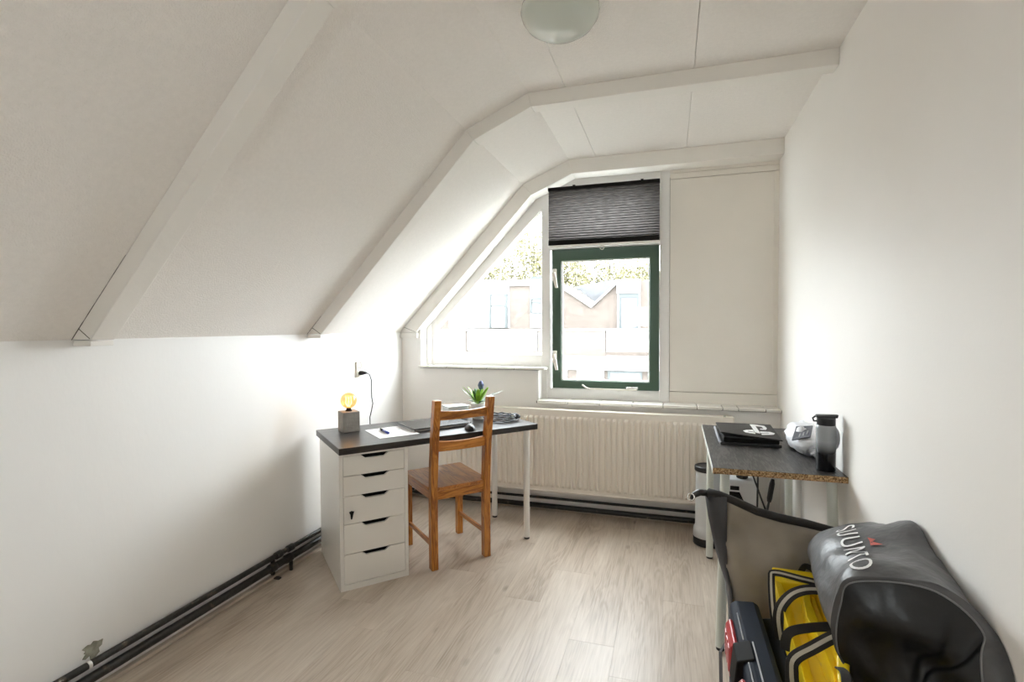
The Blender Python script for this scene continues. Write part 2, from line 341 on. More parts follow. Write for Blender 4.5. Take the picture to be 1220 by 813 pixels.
def shade_auto(o, ang=40):
    me = o.data
    for p in me.polygons: p.use_smooth = True
    me.set_sharp_from_angle(angle=R(ang)); return o
def thing(name, label, cat, loc=(0,0,0), rz=0.0, group=None):
    o = bpy.data.objects.new(name, None); COL.objects.link(o); o.empty_display_size = 0.05
    o.location = loc; o.rotation_euler = (0, 0, rz); o['label'] = label; o['category'] = cat
    if group: o['group'] = group
    return o
def tag(o, label, cat, group=None):
    o['label'] = label; o['category'] = cat
    if group: o['group'] = group
    return o
def struct(o, label, cat):
    o['kind'] = 'structure'; o['label'] = label; o['category'] = cat; return o
def sthing(name, label, cat, loc=(0,0,0)):
    return struct(thing(name, label, cat, loc), label, cat)
def lab(o, text): o['label'] = text; return o

# ------------------------------------------------------------------ room dimensions
XL, XR, YB, YF, YW, ZC, ZK = -2.054, 0.685, 3.638, -0.62, 3.75, 2.535, 1.31
P = [(-2.054, 1.31), (-1.03, 2.39), (-0.69, 2.535), (0.685, 2.535)]
def offset(d):
    ns = []
    for a, b in zip(P, P[1:]):
        t = (Vector(b) - Vector(a)).normalized(); ns.append(Vector((t.y, -t.x)))
    t = Vector(P[1]) - Vector(P[0]); p0 = Vector(P[0]) + ns[0] * d; s = (ZK - p0.y) / t.y
    q = [tuple(p0 + t * s)]
    for i in (1, 2):
        m = (ns[i-1] + ns[i]).normalized(); q.append(tuple(Vector(P[i]) + m * (d / m.dot(ns[i]))))
    q.append((XR, ZC - d)); return q

# ------------------------------------------------------------------ floor of single planks
fl = struct(MB().box(XL, XR, YF, YB, -0.06, -0.0125).build('floor', 'floorbase'), 'pale oak laminate floor of long planks', 'floor')
PW = 0.192; row = 0; x = XL + 0.004 - 0.09
while x < XR:
    a, b = max(x, XL + 0.002), min(x + PW, XR - 0.002)
    y = YF - [0.2, 0.85, 0.5, 1.1, 0.0, 0.66][row % 6]
    while y < YB:
        c, d = max(y, YF + 0.002), min(y + 1.285, YB - 0.002)
        if d - c > 0.02 and b - a > 0.01:
            g = 0.0002
            o = MB().box(-(b-a)/2 + g, (b-a)/2 - g, -(d-c)/2 + g, (d-c)/2 - g, -0.012, 0).build('plank', 'laminate', fl, bevel=0.0004, segs=1)
            o.location = ((a+b)/2, (c+d)/2, 0)
        y += 1.285
    x += PW; row += 1

# ------------------------------------------------------------------ walls
wl = struct(MB().box(XL - 0.2, XL, YF - 0.15, YB + 0.25, -0.06, ZK).build('wall_left', 'wall_left'), 'low white knee wall under the sloping ceiling', 'wall')
wr = sthing('wall_right', 'full height plain white wall beside the narrow table', 'wall', (XR, 0, 0))
g0, g1, k0, k1 = -0.30, -0.02, 1.30, 1.58
MB().box(0, 0.16, g1, YB + 0.25, -0.06, ZC + 0.1).build('masonry', 'wall', wr)
MB().box(0, 0.16, YF - 0.15, g0, -0.06, ZC + 0.1).build('masonry', 'wall', wr)
MB().box(0, 0.16, g0, g1, -0.06, k0).build('masonry', 'wall', wr)
MB().box(0, 0.16, g0, g1, k1, ZC + 0.1).build('masonry', 'wall', wr)
w2 = sthing('added_window_2', 'small added window for fill light in the right wall behind the viewer', 'window', (XR + 0.09, (g0+g1)/2, k0))  # unseen window, added to brighten the near left side of the room
w2.rotation_euler = (0, 0, R(90)); hw, hh = (g1-g0)/2, k1-k0
MB().ring(-hw, hw, 0, hh, -hw+0.04, hw-0.04, 0.04, hh-0.04, -0.03, 0.03).build('frame', 'frame', w2)
MB().box(-hw+0.035, hw-0.035, -0.004, 0.004, 0.035, hh-0.035).build('pane', 'glass', w2)
wb = sthing('wall_back', 'white gable wall with the window and radiator', 'wall', (0, YB, 0))
yb1 = 0.24
MB().box(XL, -0.925, 0, yb1, -0.06, 1.035).build('masonry', 'wall', wb)
MB().box(-0.925, XR, 0, yb1, -0.06, 0.795).build('masonry', 'wall', wb)
MB().prism([(XL, 1.035), (-1.885, 1.035), (-1.885, 1.50), (XL, 1.335)], 0, yb1).build('masonry', 'wall', wb)
MB().box(-0.003, XR, YW - YB + 0.006, YW - YB + 0.05, 0.889, 2.372).build('board_panel', 'board', wb, bevel=0.002)
MB().box(-0.003, XR, YW - YB, YW - YB + 0.05, 0.80, 0.886).build('bottom_rail', 'board', wb, bevel=0.002)
MB().box(-0.003, XR, YW - YB, YW - YB + 0.05, 2.375, 2.412).build('top_rail', 'board', wb, bevel=0.002)
MB().box(-0.003, XR, YW - YB + 0.001, YW - YB + 0.05, 2.415, 2.55).build('head_board', 'board', wb, bevel=0.002)
MB().box(-0.02, XR, YW - YB + 0.05, yb1, 0.79, 2.6).build('backing', 'crack', wb)
MB().box(0.655, XR, YW - YB + 0.001, YW - YB + 0.05, 0.889, 2.372).build('corner_batten', 'board', wb, bevel=0.002)
# gable above the opening, outside the frame
MB().prism([(-2.10, 1.30), (-2.06, 1.30), (-1.03, 2.385), (-0.69, 2.53), (0.685, 2.53), (0.685, 2.7), (-1.2, 2.7), (-2.3, 1.5)], YW - YB + 0.07, yb1).build('gable_top', 'wall', wb)

# wall behind the viewer, with an unseen window added for fill light
wf = sthing('wall_front', 'plain white wall opposite the window', 'wall', (0, YF, 0))
fx0, fx1, fz0, fz1 = -0.62, -0.28, 1.33, 1.67
MB().box(XL, fx0, -0.15, 0, -0.06, 2.6).build('masonry', 'wall', wf)
MB().box(fx1, XR, -0.15, 0, -0.06, 2.6).build('masonry', 'wall', wf)
MB().box(fx0, fx1, -0.15, 0, -0.06, fz0).build('masonry', 'wall', wf)
MB().box(fx0, fx1, -0.15, 0, fz1, 2.6).build('masonry', 'wall', wf)
w3 = sthing('added_window_3', 'small square window added for fill light in the wall opposite the gable', 'window', (-0.45, YF - 0.08, fz0))
MB().ring(-0.17, 0.17, 0, 0.34, -0.145, 0.145, 0.025, 0.315, -0.03, 0.03).build('frame', 'frame', w3)
MB().box(-0.15, 0.15, -0.004, 0.004, 0.02, 0.32).build('pane', 'glass', w3)

# ------------------------------------------------------------------ ceiling boards and beams
TH = 0.02
Pout = [(-2.12, 1.31), (-1.06, 2.43), (-0.705, 2.58), (0.75, 2.58)]
cl = MB()
cl.prism([(-2.054 - 0.09, 1.31), (-2.054 - 0.012, 1.31), (-1.037, 2.405), (-0.693, 2.551), (XR + 0.1, 2.551), (XR + 0.1, 2.66), (-0.75, 2.66), (-1.1, 2.5)], YF - 0.15, YB + 0.11)
ceil = struct(cl.build('ceiling', 'seam'), 'white stippled ceiling sloping down to the left knee wall', 'ceiling')
ybays = [YF, 0.04, 1.318, 2.557, YW]
def up(p, d):
    return p
for y0, y1 in zip(ybays, ybays[1:]):
    y0 += 0.0015; y1 -= 0.0015
    segs = [((-2.054, 1.31), (-1.03, 2.39)), ((-1.03, 2.39), (-0.69, ZC)), ((-0.69, ZC), (-0.5012, ZC)), ((-0.4988, ZC), (0.0988, ZC)), ((0.1012, ZC), (XR, ZC))]
    for a, b in segs:
        t = (Vector(b) - Vector(a)).normalized(); n = Vector((-t.y, t.x)) * 0.012
        MB().prism([a, b, tuple(Vector(b) + n), tuple(Vector(a) + n)], y0, y1).build('ceiling_panel', 'ceil', ceil)
beams = [('trim_1', 1.277, 1.36, 0.07, 'painted roof beam nearest the viewer, high on the slope'), ('trim_2', 2.517, 2.597, 0.072, 'painted roof beam crossing the middle of the ceiling'),
         ('trim_3', 3.605, YW, 0.10, 'painted roof beam against the gable above the window'), ('trim_4', 0.0, 0.08, 0.07, 'painted roof beam above the viewer')]
for nm, y0, y1, d, l in beams:
    t = sthing(nm, l, 'beam', (0, y0, 0)); Q = offset(d)
    for i in range(3):
        MB().prism([P[i], P[i+1], Q[i+1], Q[i]], 0, y1 - y0).build('beam_segment', 'beam', t, bevel=0.003, segs=2)
    if nm in ('trim_1', 'trim_2', 'trim_3'):   # mitred foot block with open crack
        Qx = Q[0][0]
        MB().box(XL + 0.001, Qx + (0.012 if nm == 'trim_3' else -0.004), 0.002, y1 - y0 - 0.002 if nm != 'trim_3' else 0.04, ZK - (0.045 if nm == 'trim_3' else 0.022), ZK - 0.003).build('foot_block', 'beam', t, bevel=0.002)
rnd = random.Random(5)
for nm, y0, a0, a1 in (('trim_1', 1.277, 0.0, 0.27), ('trim_2', 2.517, 0.0, 0.10)):
    t = bpy.data.objects[nm]; A = Vector(P[0]); B = Vector(P[1]); nn = Vector(((B-A).y, -(B-A).x)).normalized(); rows = []
    for i in range(25):
        f = a0 + (a1-a0)*i/24; p = A.lerp(B, f); w = 0.0003 + 0.0016*rnd.random()*(1 - i/30)
        rows.append([(p.x + nn.x*0.0004, -0.0006 - w, p.y + nn.y*0.0004), (p.x + nn.x*(0.0006 + w), -0.0003, p.y + nn.y*(0.0006 + w))])
    MB().grid(rows).build('open_joint', 'crack', t)
for nm in ('trim_1', 'trim_2', 'trim_3'):
    t = bpy.data.objects[nm]; d = {'trim_1': 0.07, 'trim_2': 0.072, 'trim_3': 0.10}[nm]; a = P[0]; qx = offset(d)[0]
    u_ = (Vector(P[1]) - Vector(P[0])).normalized()
    c0 = Vector(P[0]) + u_*0.055; c1 = Vector(qx) + Vector((-0.004, 0.004))
    w_ = Vector((0.0011, 0.0011))
    MB().prism([tuple(c0 - w_), tuple(c1 - w_), tuple(c1 + w_), tuple(c0 + w_)], -0.0005, 0.001).build('open_joint', 'crack', t)
# ledge strip where slope meets knee wall
for y0, y1 in ((YF, 1.27), (1.366, 2.51), (2.602, 3.60)):
    pass
kn = struct(MB().box(XL, XL + 0.006, YF, YB, ZK - 0.012, ZK - 0.001).build('trim_5', 'wall_left'), 'thin bead where the slope meets the knee wall', 'trim')

# ------------------------------------------------------------------ window in the gable
W = sthing('window_1', 'gable window with slanted left light and green opening casement', 'window', (0, YW, 0))
fd = 0.07
def member(name, poly, y0=0.0, y1=fd, m='frame', bev=0.003):
    return MB().prism(poly, y0, y1).build(name, m, W, bevel=bev)
member('stile', [(-1.885, 1.04), (-1.842, 1.04), (-1.842, 1.60), (-1.885, 1.55)], -0.012)
member('stile', [(-1.842, 1.05), (-1.806, 1.05), (-1.806, 1.42), (-1.842, 1.46)])
member('bottom_rail', [(-1.885, 1.03), (-0.928, 1.03), (-0.928, 1.137), (-1.885, 1.137)], 0.001)
member('diagonal_rail', [(-1.842, 1.302), (-0.880, 2.283), (-0.880, 2.42), (-1.0, 2.42), (-1.9, 1.47), (-1.88, 1.302)], 0.002)
member('mullion', [(-0.928, 0.80), (-0.862, 0.80), (-0.862, 2.42), (-0.928, 2.42)])
member('lower_stile', [(-0.927, 0.80), (-0.885, 0.80), (-0.885, 1.04), (-0.927, 1.04)], -0.014)
member('transom', [(-0.862, 1.925), (-0.07, 1.925), (-0.07, 1.985), (-0.862, 1.985)])
member('stile', [(-0.07, 0.80), (-0.005, 0.80), (-0.005, 2.42), (-0.07, 2.42)])
ut = MB().ring(-0.866, -0.066, 1.975, 2.42, -0.815, -0.118, 2.04, 2.335, 0.004, 0.06).build('upper_frame', 'frame', W, bevel=0.003)
member('head_fill', [(-1.0, 2.40), (0.02, 2.40), (0.02, 2.60), (-0.60, 2.60)], 0.003)
member('top_rail', [(-0.862, 2.365), (-0.07, 2.365), (-0.07, 2.56), (-0.862, 2.56)], 0.001)
member('bottom_rail', [(-0.885, 0.80), (-0.07, 0.80), (-0.07, 0.886), (-0.885, 0.886)], 0.001)
member('glazing_bead', [(-1.806, 1.137), (-0.928, 1.137), (-0.928, 1.150), (-1.806, 1.150)], 0.02, 0.05, bev=0.002)
member('glazing_bead', [(-1.806, 1.335), (-0.928, 2.225), (-0.928, 2.245), (-1.806, 1.355)], 0.02, 0.05, bev=0.002)
MB().prism([(-1.82, 1.12), (-0.92, 1.12), (-0.92, 2.25), (-1.82, 1.345)], 0.038, 0.042).build('slanted_pane', 'glass', W)
MB().box(-0.87, -0.06, 0.038, 0.042, 1.975, 2.375).build('upper_pane', 'glass', W)
# green casement
sash = MB().ring(-0.846, -0.072, 0.889, 1.922, -0.775, -0.138, 0.947, 1.838, -0.012, 0.05).build('casement', 'green', W, bevel=0.004); lab(sash, 'dark green painted opening casement')
MB().box(-0.785, -0.128, 0.018, 0.023, 0.937, 1.848).build('casement_pane', 'glass', sash)
MB().ring(-0.782, -0.131, 0.940, 1.845, -0.766, -0.147, 0.956, 1.829, 0.0, 0.017).build('glazing_bead', 'frame', sash, bevel=0.002)
for z in (1.735, 1.125):
    h = MB(); h.box(-0.838, -0.808, -0.026, -0.010, z - 0.045, z + 0.045)
    hb = h.build('handle_plate', 'handle', sash, bevel=0.004)
    MB().loft([[(-0.845,-0.050,z+0.012),(-0.820,-0.050,z+0.022),(-0.815,-0.028,z+0.022),(-0.845,-0.028,z+0.012)],
               [(-0.832,-0.056,z-0.03),(-0.805,-0.056,z-0.025),(-0.803,-0.044,z-0.025),(-0.830,-0.044,z-0.03)],
               [(-0.812,-0.056,z-0.10),(-0.792,-0.056,z-0.098),(-0.792,-0.046,z-0.098),(-0.810,-0.046,z-0.10)]]).build('lever', 'handle', sash, bevel=0.003)
MB().box(-0.56, -0.225, -0.032, -0.022, 0.886, 0.898).build('stay_bar', 'handle', sash, bevel=0.003)
MB().tube([(-0.56, -0.027, 0.892), (-0.585, -0.034, 0.9), (-0.615, -0.04, 0.922)], 0.006, 8).build('stay_hook', 'handle', sash, smooth=True)
MB().box(-0.30, -0.215, -0.036, -0.010, 0.898, 0.914).build('stay_bracket', 'chrome', sash, bevel=0.003)

# tiled sills
sl = sthing('trim_6', 'long low window sill of cream glazed tiles above the radiator', 'sill', (0, 3.597, 0.79))
MB().box(-0.935, XR, 0.006, 0.165, 0.0, 0.016).build('mortar_bed', 'grout', sl)
MB().box(-0.925, XR, 0.042, 0.165, -0.004, 0.001).build('mortar_lip', 'grout', sl)
ed = [-0.93, -0.703, -0.475, -0.249, -0.043, 0.175, 0.334, 0.430, 0.592, 0.684]
for i, (a, b) in enumerate(zip(ed, ed[1:])):
    o = MB().box(a + 0.002, b - 0.002, 0, 0.16, 0.002, 0.022).build('sill_tile', 'tile', sl, bevel=0.004); o.rotation_euler = (R(random.uniform(-0.3, 0.3)), R(random.uniform(-0.15, 0.15)), 0)
sl2 = sthing('trim_7', 'short high window sill of cream glazed tiles under the slanted light', 'sill', (0, 3.612, 1.03))
MB().box(-1.885, -0.92, 0.006, 0.15, -0.002, 0.012).build('mortar_bed', 'grout', sl2)
ed = [-1.90, -1.661, -1.448, -1.327, -1.11, -0.873]
for a, b in zip(ed, ed[1:]):
    o = MB().box(a + 0.0015, b - 0.0015, 0, 0.138, 0.001, 0.018).build('sill_tile', 'tile', sl2, bevel=0.004)
# white-painted reveal strips
rv = struct(MB().box(-1.888, -1.8845, YB - 0.004, YW - 0.012, 1.048, 1.46).build('trim_8', 'frame'), 'white reveal strip at the left end of the slanted light', 'trim')
rv2 = struct(MB().box(-0.937, -0.922, YB - 0.012, YW - 0.014, 0.812, 1.03).build('trim_9', 'frame', bevel=0.002), 'white reveal strip below the high sill', 'trim')

# pleated blind
BL = thing('pleated_blind', 'charcoal pleated blind half lowered over the top of the green window', 'blind', (-0.456, 3.62, 1.924))
MB().box(-0.388, 0.388, -0.016, 0.018, 0.400, 0.424).build('head_rail', 'dark', BL, bevel=0.002)
npl = 22; rows = []
for i in range(npl * 2 + 1):
    z = 0.016 + (0.402 - 0.016) * i / (npl * 2); yy = 0.008 if i % 2 else -0.008
    rows.append([(-0.386 + 0.772 * k / 6, yy, z) for k in range(7)])
MB().grid(rows).build('pleated_fabric', 'blind', BL)
MB().box(-0.386, 0.386, -0.014, 0.012, 0.010, 0.046).build('unlit_fabric_band', 'dark', BL, bevel=0.004)  # dark strip paints in the unlit fabric in front of the transom
MB().box(-0.386, 0.386, -0.015, 0.013, -0.008, 0.010).build('bottom_rail', 'frame', BL, bevel=0.003)
MB().tube([(0.0 + 0.014*math.cos(a*math.pi/8), -0.018, -0.022 + 0.014*math.sin(a*math.pi/8)) for a in range(16)], 0.0032, 6, closed=True).build('pull_ring', 'handle', BL, smooth=True)
for x in (-0.2, 0.27):
    MB().box(x - 0.009, x + 0.009, -0.012, 0.132, 0.424, 0.432).build('bracket', 'dark', BL)

# ------------------------------------------------------------------ radiator
RD = thing('radiator', 'long cream panel radiator fixed below the window sill', 'radiator', (-0.64, 3.53, 0.17))
RW, RH, pit, nr = 2.064, 0.588, 0.0396, 51
def rib_rows(h, y0, flip=1):
    xs = [(-RW/2, 0)]; x0 = -pit * nr / 2
    for i in range(nr):
        b = x0 + i * pit
        xs += [(b + 0.006, 0), (b + 0.013, 1), (b + 0.029, 1), (b + 0.036, 0)]
    xs.append((RW/2, 0))
    rows = []
    for z, k in ((0, 0), (0.028, 0), (0.046, 1), (RH - 0.062, 1), (RH - 0.045, 0), (RH, 0)):
        rows.append([(x, y0 - flip * h * on * k, z) for x, on in xs])
    return rows
fp = MB().grid(rib_rows(0.013, 0.0)).build('front_panel', 'rad', RD, solid=0.0015)
MB().grid(rib_rows(0.008, 0.075, -1)).build('back_panel', 'rad', RD, solid=0.0015)
MB().box(-RW/2, RW/2, -0.001, 0.076, RH - 0.012, RH - 0.002).build('top_grille', 'rad', RD, bevel=0.002)
for s in (-1, 1):
    MB().box(s*RW/2 - 0.004, s*RW/2 + 0.004, -0.004, 0.078, 0.0, RH).build('side_cap', 'rad', RD, bevel=0.003)
MB().tube([(-RW/2, -0.006, 0.004), (RW/2, -0.006, 0.004)], 0.007, 8).build('bottom_seam', 'rad', RD, smooth=True)
MB().tube([(0.98, 0.012, RH), (0.98, 0.012, RH + 0.01)], 0.008, 8).build('bleed_screw', 'chrome', RD)
for x in (-0.9, 0.0, 0.9):
    MB().box(x - 0.02, x + 0.02, 0.078, 0.106, 0.06, RH - 0.06).build('wall_bracket', 'rad', RD)
MB().tube([(-0.98, 0.05, 0.01), (-0.98, 0.05, -0.07)], 0.008, 8).build('connection_pipe', 'rad', RD, smooth=True)
MB().tube([(0.95, 0.05, 0.01), (0.95, 0.05, -0.07)], 0.008, 8).build('connection_pipe', 'rad', RD, smooth=True)

# heating pipes, around the room at floor level
def pipe_path(xw, yw, z, zb):
    return [(xw, YF + 0.02, z), (xw, 1.0, z), (xw, 2.2, z), (xw, yw - 0.10, z), (xw + 0.012, yw - 0.04, z), (xw + 0.05, yw - 0.006, z), (xw + 0.11, yw, (z + zb) / 2), (xw + 0.35, yw, zb), (-0.6, yw, zb), (0.1, yw, zb), (XR - 0.02, yw, zb)]
hp = thing('heating_pipe', 'thinner upper black heating pipe running low along the walls', 'pipe', (0, 0, 0))
MB().tube(pipe_path(-2.036, 3.612, 0.113, 0.092), [0.0135]*4 + [0.012]*3 + [0.0095]*4, 12).build('pipe_run', 'pipe', hp, smooth=True)
for y, r in ((2.24, 0.019), (2.33, 0.019)):
    MB().tube([(-2.036, y - 0.022, 0.113), (-2.036, y + 0.022, 0.113)], r, 12).build('coupling', 'pipe', hp, bevel=0.003, smooth=True)
lab(MB().tube([(-2.036, 1.285, 0.113), (-2.036, 1.297, 0.113)], 0.0145, 12).build('paint_ring', 'frame', hp, smooth=True), 'white ring on the black pipe')
hp2 = thing('heating_pipe', 'thicker lower black heating pipe running just above the floor', 'pipe', (0, 0, 0))
MB().tube(pipe_path(-2.033, 3.602, 0.062, 0.036), 0.0185, 12).build('pipe_run', 'pipe', hp2, smooth=True)
for y in (2.19, 2.31):
    MB().tube([(-2.033, y - 0.022, 0.062), (-2.033, y + 0.022, 0.062)], 0.0235, 12).build('coupling', 'pipe', hp2, bevel=0.003, smooth=True)
pb = thing('pipe_bracket', 'black pipe clamp standing under the pipe couplings on the left wall', 'bracket', (-2.014, 2.27, 0))
MB().box(-0.035, -0.018, -0.075, -0.058, 0.004, 0.115).build('clamp_arm', 'pipe', pb, bevel=0.003)
MB().box(-0.02, 0.02, -0.078, -0.055, 0.0, 0.008).build('clamp_foot', 'pipe', pb, bevel=0.002)
MB().tube([(0.008, 0.03, 0.004), (0.008, 0.03, 0.055)], 0.011, 8).build('drain_valve', 'pipe', pb, bevel=0.002)
bb = struct(MB().box(XL, XL + 0.028, YF, YB, 0, 0.018).build('baseboard_left', 'laminate', bevel=0.005), 'low oak strip along the left wall under the pipes', 'baseboard')
bb2 = struct(MB().box(XL, XR, YB - 0.024, YB, 0, 0.016).build('baseboard_back', 'laminate', bevel=0.005), 'low oak strip along the gable wall under the radiator', 'baseboard')
# broken plaster around a pipe hole low on the left wall
rnd = random.Random(11); pl = []
for k in range(22):
    a = 2*math.pi*k/22; r = 0.027*(1 + 0.35*rnd.uniform(-1, 1)); pl.append((0.045 + r*1.25*math.cos(a), 0.032 + r*math.sin(a)))
tag(MB().prism([(1.27 + a, 0.122 + b) for a, b in pl], XL - 0.004, XL + 0.004, 'x').build('plaster_patch', 'plaster'), 'bare grey-green plaster patch on the left wall above the pipes', 'patch')

# ------------------------------------------------------------------ wall socket and lead
so = thing('wall_socket', 'cream double wall socket on the knee wall behind the desk', 'socket', (XL, 3.035, 1.062))
MB().box(0, 0.012, -0.036, 0.036, -0.054, 0.054).build('plate', 'socket', so, bevel=0.003)
for z in (-0.026, 0.026):
    MB().loft([[(0.0125, 0.021*math.cos(k*math.pi/10), z + 0.021*math.sin(k*math.pi/10)) for k in range(20)], [(0.014, 0.019*math.cos(k*math.pi/10), z + 0.019*math.sin(k*math.pi/10)) for k in range(20)],
               [(0.0125, 0.0175*math.cos(k*math.pi/10), z + 0.0175*math.sin(k*math.pi/10)) for k in range(20)], [(0.004, 0.017*math.cos(k*math.pi/10), z + 0.017*math.sin(k*math.pi/10)) for k in range(20)]], cap0=False).build('outlet', 'crack' if z > 0 else 'socket', so, smooth=True)
pc = thing('power_lead', 'thin dark lead hanging from the wall socket to behind the desk', 'cable', (XL, 3.035, 1.03))
MB().tube([(0.012, 0, 0.006), (0.03, 0, 0.006), (0.052, 0.004, 0.007), (0.06, 0.012, 0.006)], [0.015, 0.015, 0.01, 0.006], 10).build('plug', 'black', pc, smooth=True)
MB().tube([(0.058, 0.010, 0.006), (0.068, 0.03, -0.006), (0.070, 0.05, -0.05), (0.066, 0.055, -0.12), (0.06, 0.066, -0.17), (0.058, 0.082, -0.215), (0.054, 0.07, -0.265), (0.05, 0.055, -0.31), (0.05, 0.06, -0.42)], 0.0035, 8).build('lead', 'black', pc, smooth=True)

# ------------------------------------------------------------------ ceiling lamp
CLm = thing('ceiling_lamp', 'round frosted opal ceiling lamp, switched off, on the flat ceiling', 'lamp', (-0.385, 1.845, ZC))
MB().lathe([(0.115, 0.0), (0.115, -0.018), (0.125, -0.02)], n=40).build('base_plate', 'whiteleg', CLm, bevel=0.002)
MB().lathe([(0.127, -0.018), (0.140, -0.030), (0.143, -0.046), (0.138, -0.066), (0.120, -0.092), (0.090, -0.112), (0.050, -0.124), (0.014, -0.127)], n=40).build('opal_dome', 'opal', CLm, smooth=True)

# ------------------------------------------------------------------ desk and drawer unit
A_DESK = math.atan2(0.757, 0.654)
DK = thing('desk', 'long black-topped desk standing at an angle on a drawer unit and white legs', 'desk', (-1.581, 2.160, 0), A_DESK)
DW, DD, DZ = 1.212, 0.568, 0.741
MB().box(0, DW, 0, DD, DZ - 0.034, DZ).build('desktop', 'desktop', DK, bevel=0.0025)
for x, y in ((1.172, 0.070), (1.205 - 0.02, 0.50)):
    l = MB().tube([(x, y, 0.012), (x, y, DZ - 0.034)], 0.0195, 20).build('leg', 'whiteleg', DK); shade_auto(l)
    MB().tube([(x, y, 0.0), (x, y, 0.014)], 0.0175, 16).build('foot', 'black', l)
    MB().box(x - 0.045, x + 0.045, y - 0.045, y + 0.045, DZ - 0.037, DZ - 0.034).build('mounting_plate', 'whiteleg', l)

CB = thing('drawer_unit', 'white five-drawer unit carrying the left end of the desk', 'drawers', (-1.595, 2.178, 0), R(47.4))
cw, cd, ch, tk = 0.359, 0.556, 0.7065, 0.018
MB().box(0, tk, 0, cd, 0, ch).build('side_panel', 'white', CB, bevel=0.001)
MB().box(cw - tk, cw, 0, cd, 0, ch).build('side_panel', 'white', CB, bevel=0.001)
MB().box(tk, cw - tk, 0.0, cd, ch - 0.012, ch).build('top_panel', 'white', CB, bevel=0.001)
MB().box(tk, cw - tk, 0.0, cd, 0.0, 0.03).build('bottom_panel', 'white', CB, bevel=0.001)
MB().box(tk, cw - tk, cd - 0.006, cd, 0.03, ch - 0.012).build('back_panel', 'white', CB)
zs = [0.694, 0.590, 0.4855, 0.3415, 0.1865, 0.0315]
fw0 = tk + 0.0015; fw1 = cw - tk - 0.0015
for i in range(5):
    t, b = zs[i] - 0.0012, zs[i+1] + 0.0012
    w = fw1 - fw0; n0, n1 = fw0 + w*0.28, fw0 + w*0.74
    poly = [(fw0, b), (fw1, b), (fw1, t), (n1, t), (n1 - w*0.075, t - 0.019), (n0 + w*0.075, t - 0.019), (n0, t), (fw0, t)]
    f = MB().prism(poly, 0.0005, 0.0165).build('drawer_front', 'white', CB, bevel=0.0008, segs=1)
    MB().box(fw0 + 0.006, fw1 - 0.006, 0.045, cd - 0.02, b + 0.004, t - 0.012).build('drawer_box', 'dark', f)
    if i == 2:
        lk = MB().tube([(fw0 + 0.038, -0.006, b + 0.060), (fw0 + 0.038, 0.002, b + 0.060)], 0.0085, 14).build('lock', 'chrome', f)
        MB().prism([(fw0 + 0.025, b + 0.066), (fw0 + 0.05, b + 0.066), (fw0 + 0.045, b + 0.050), (fw0 + 0.040, b + 0.028), (fw0 + 0.034, b + 0.027), (fw0 + 0.032, b + 0.050)], -0.014, -0.006).build('key', 'dark', f, bevel=0.001)

def dloc(x, y, z=DZ):   # desk-top coordinates -> room
    return (-1.581 + 0.6537*x - 0.7567*y, 2.160 + 0.7567*x + 0.6537*y, z)

# concrete lamp with globe bulb
LP = thing('bulb_lamp', 'small concrete cube lamp with a glowing amber globe bulb on the desk', 'lamp', dloc(0.113, 0.378), A_DESK + R(4))
cc = MB().box(0, 0.098, 0, 0.098, 0, 0.118).build('concrete_cube', 'concrete', LP, bevel=0.003)
MB().lathe([(0.019, 0.118), (0.019, 0.124), (0.014, 0.126), (0.014, 0.134)], (0.049, 0.049, 0)).build('bulb_holder', 'dark', LP)
bl = []
for k in range(15):
    a = math.pi * k / 14; r = 0.046 * math.sin(a); bl.append((max(r, 0.001), 0.128 + 0.048 - 0.046 * math.cos(a)))
bulb = MB().lathe(bl, (0.049, 0.049, 0.004), n=28).build('globe_bulb', 'amber', LP, smooth=True); lab(bulb, 'amber glass globe bulb')
for k in range(6):
    a = k * math.pi / 3
    MB().tube([(0.049 + 0.006*math.cos(a), 0.049 + 0.006*math.sin(a), 0.145), (0.049 + 0.019*math.cos(a), 0.049 + 0.019*math.sin(a), 0.165), (0.049 + 0.016*math.cos(a + 0.5), 0.049 + 0.016*math.sin(a + 0.5), 0.205)], 0.0022, 6).build('filament', 'filament', bulb)

# papers and pen
pp = MB()
pp.prism([(0, 0), (0.232, 0.004), (0.226, 0.288), (-0.005, 0.27)], 0, 0.0012, 'z')
pap = pp.build('paper_sheet', 'paper'); pap.location = dloc(0.247, 0.125); pap.rotation_euler = (0, 0, A_DESK)
tag(pap, 'loose white printed sheet under the pen on the desk', 'paper')
for k, (w, y) in enumerate(((0.05, 0.235), (0.09, 0.20), (0.07, 0.185), (0.10, 0.17), (0.06, 0.155))):
    MB().box(0.11, 0.11 + w, y, y + 0.004, 0.0012, 0.0015).build('printed_line', 'ink', pap)
pn = thing('ballpoint_pen', 'short blue ballpoint pen lying on the white sheet', 'pen', dloc(0.322, 0.205, DZ + 0.0085), A_DESK + R(92))
MB().tube([(0, 0, 0), (0.085, 0, 0)], 0.007, 10).build('barrel', 'pen', pn, smooth=True)
MB().tube([(0.085, 0, 0), (0.13, 0, 0), (0.136, 0, 0)], [0.007, 0.0068, 0.004], 10).build('cap', 'laptop', pn, smooth=True)

# laptop
LT = thing('laptop', 'closed dark laptop lying on the desk behind the chair back', 'laptop', dloc(0.460, 0.160), A_DESK + R(3))
MB().box(0, 0.375, 0, 0.255, 0.003, 0.013).build('base', 'laptopedge', LT, bevel=0.003)
MB().box(-0.001, 0.376, -0.001, 0.256, 0.0142, 0.022).build('lid', 'laptop', LT, bevel=0.003)
for x, y in ((0.02, 0.02), (0.355, 0.02), (0.02, 0.235), (0.355, 0.235)):
    MB().box(x - 0.012, x + 0.012, y - 0.006, y + 0.006, 0, 0.004).build('rubber_foot', 'black', LT)

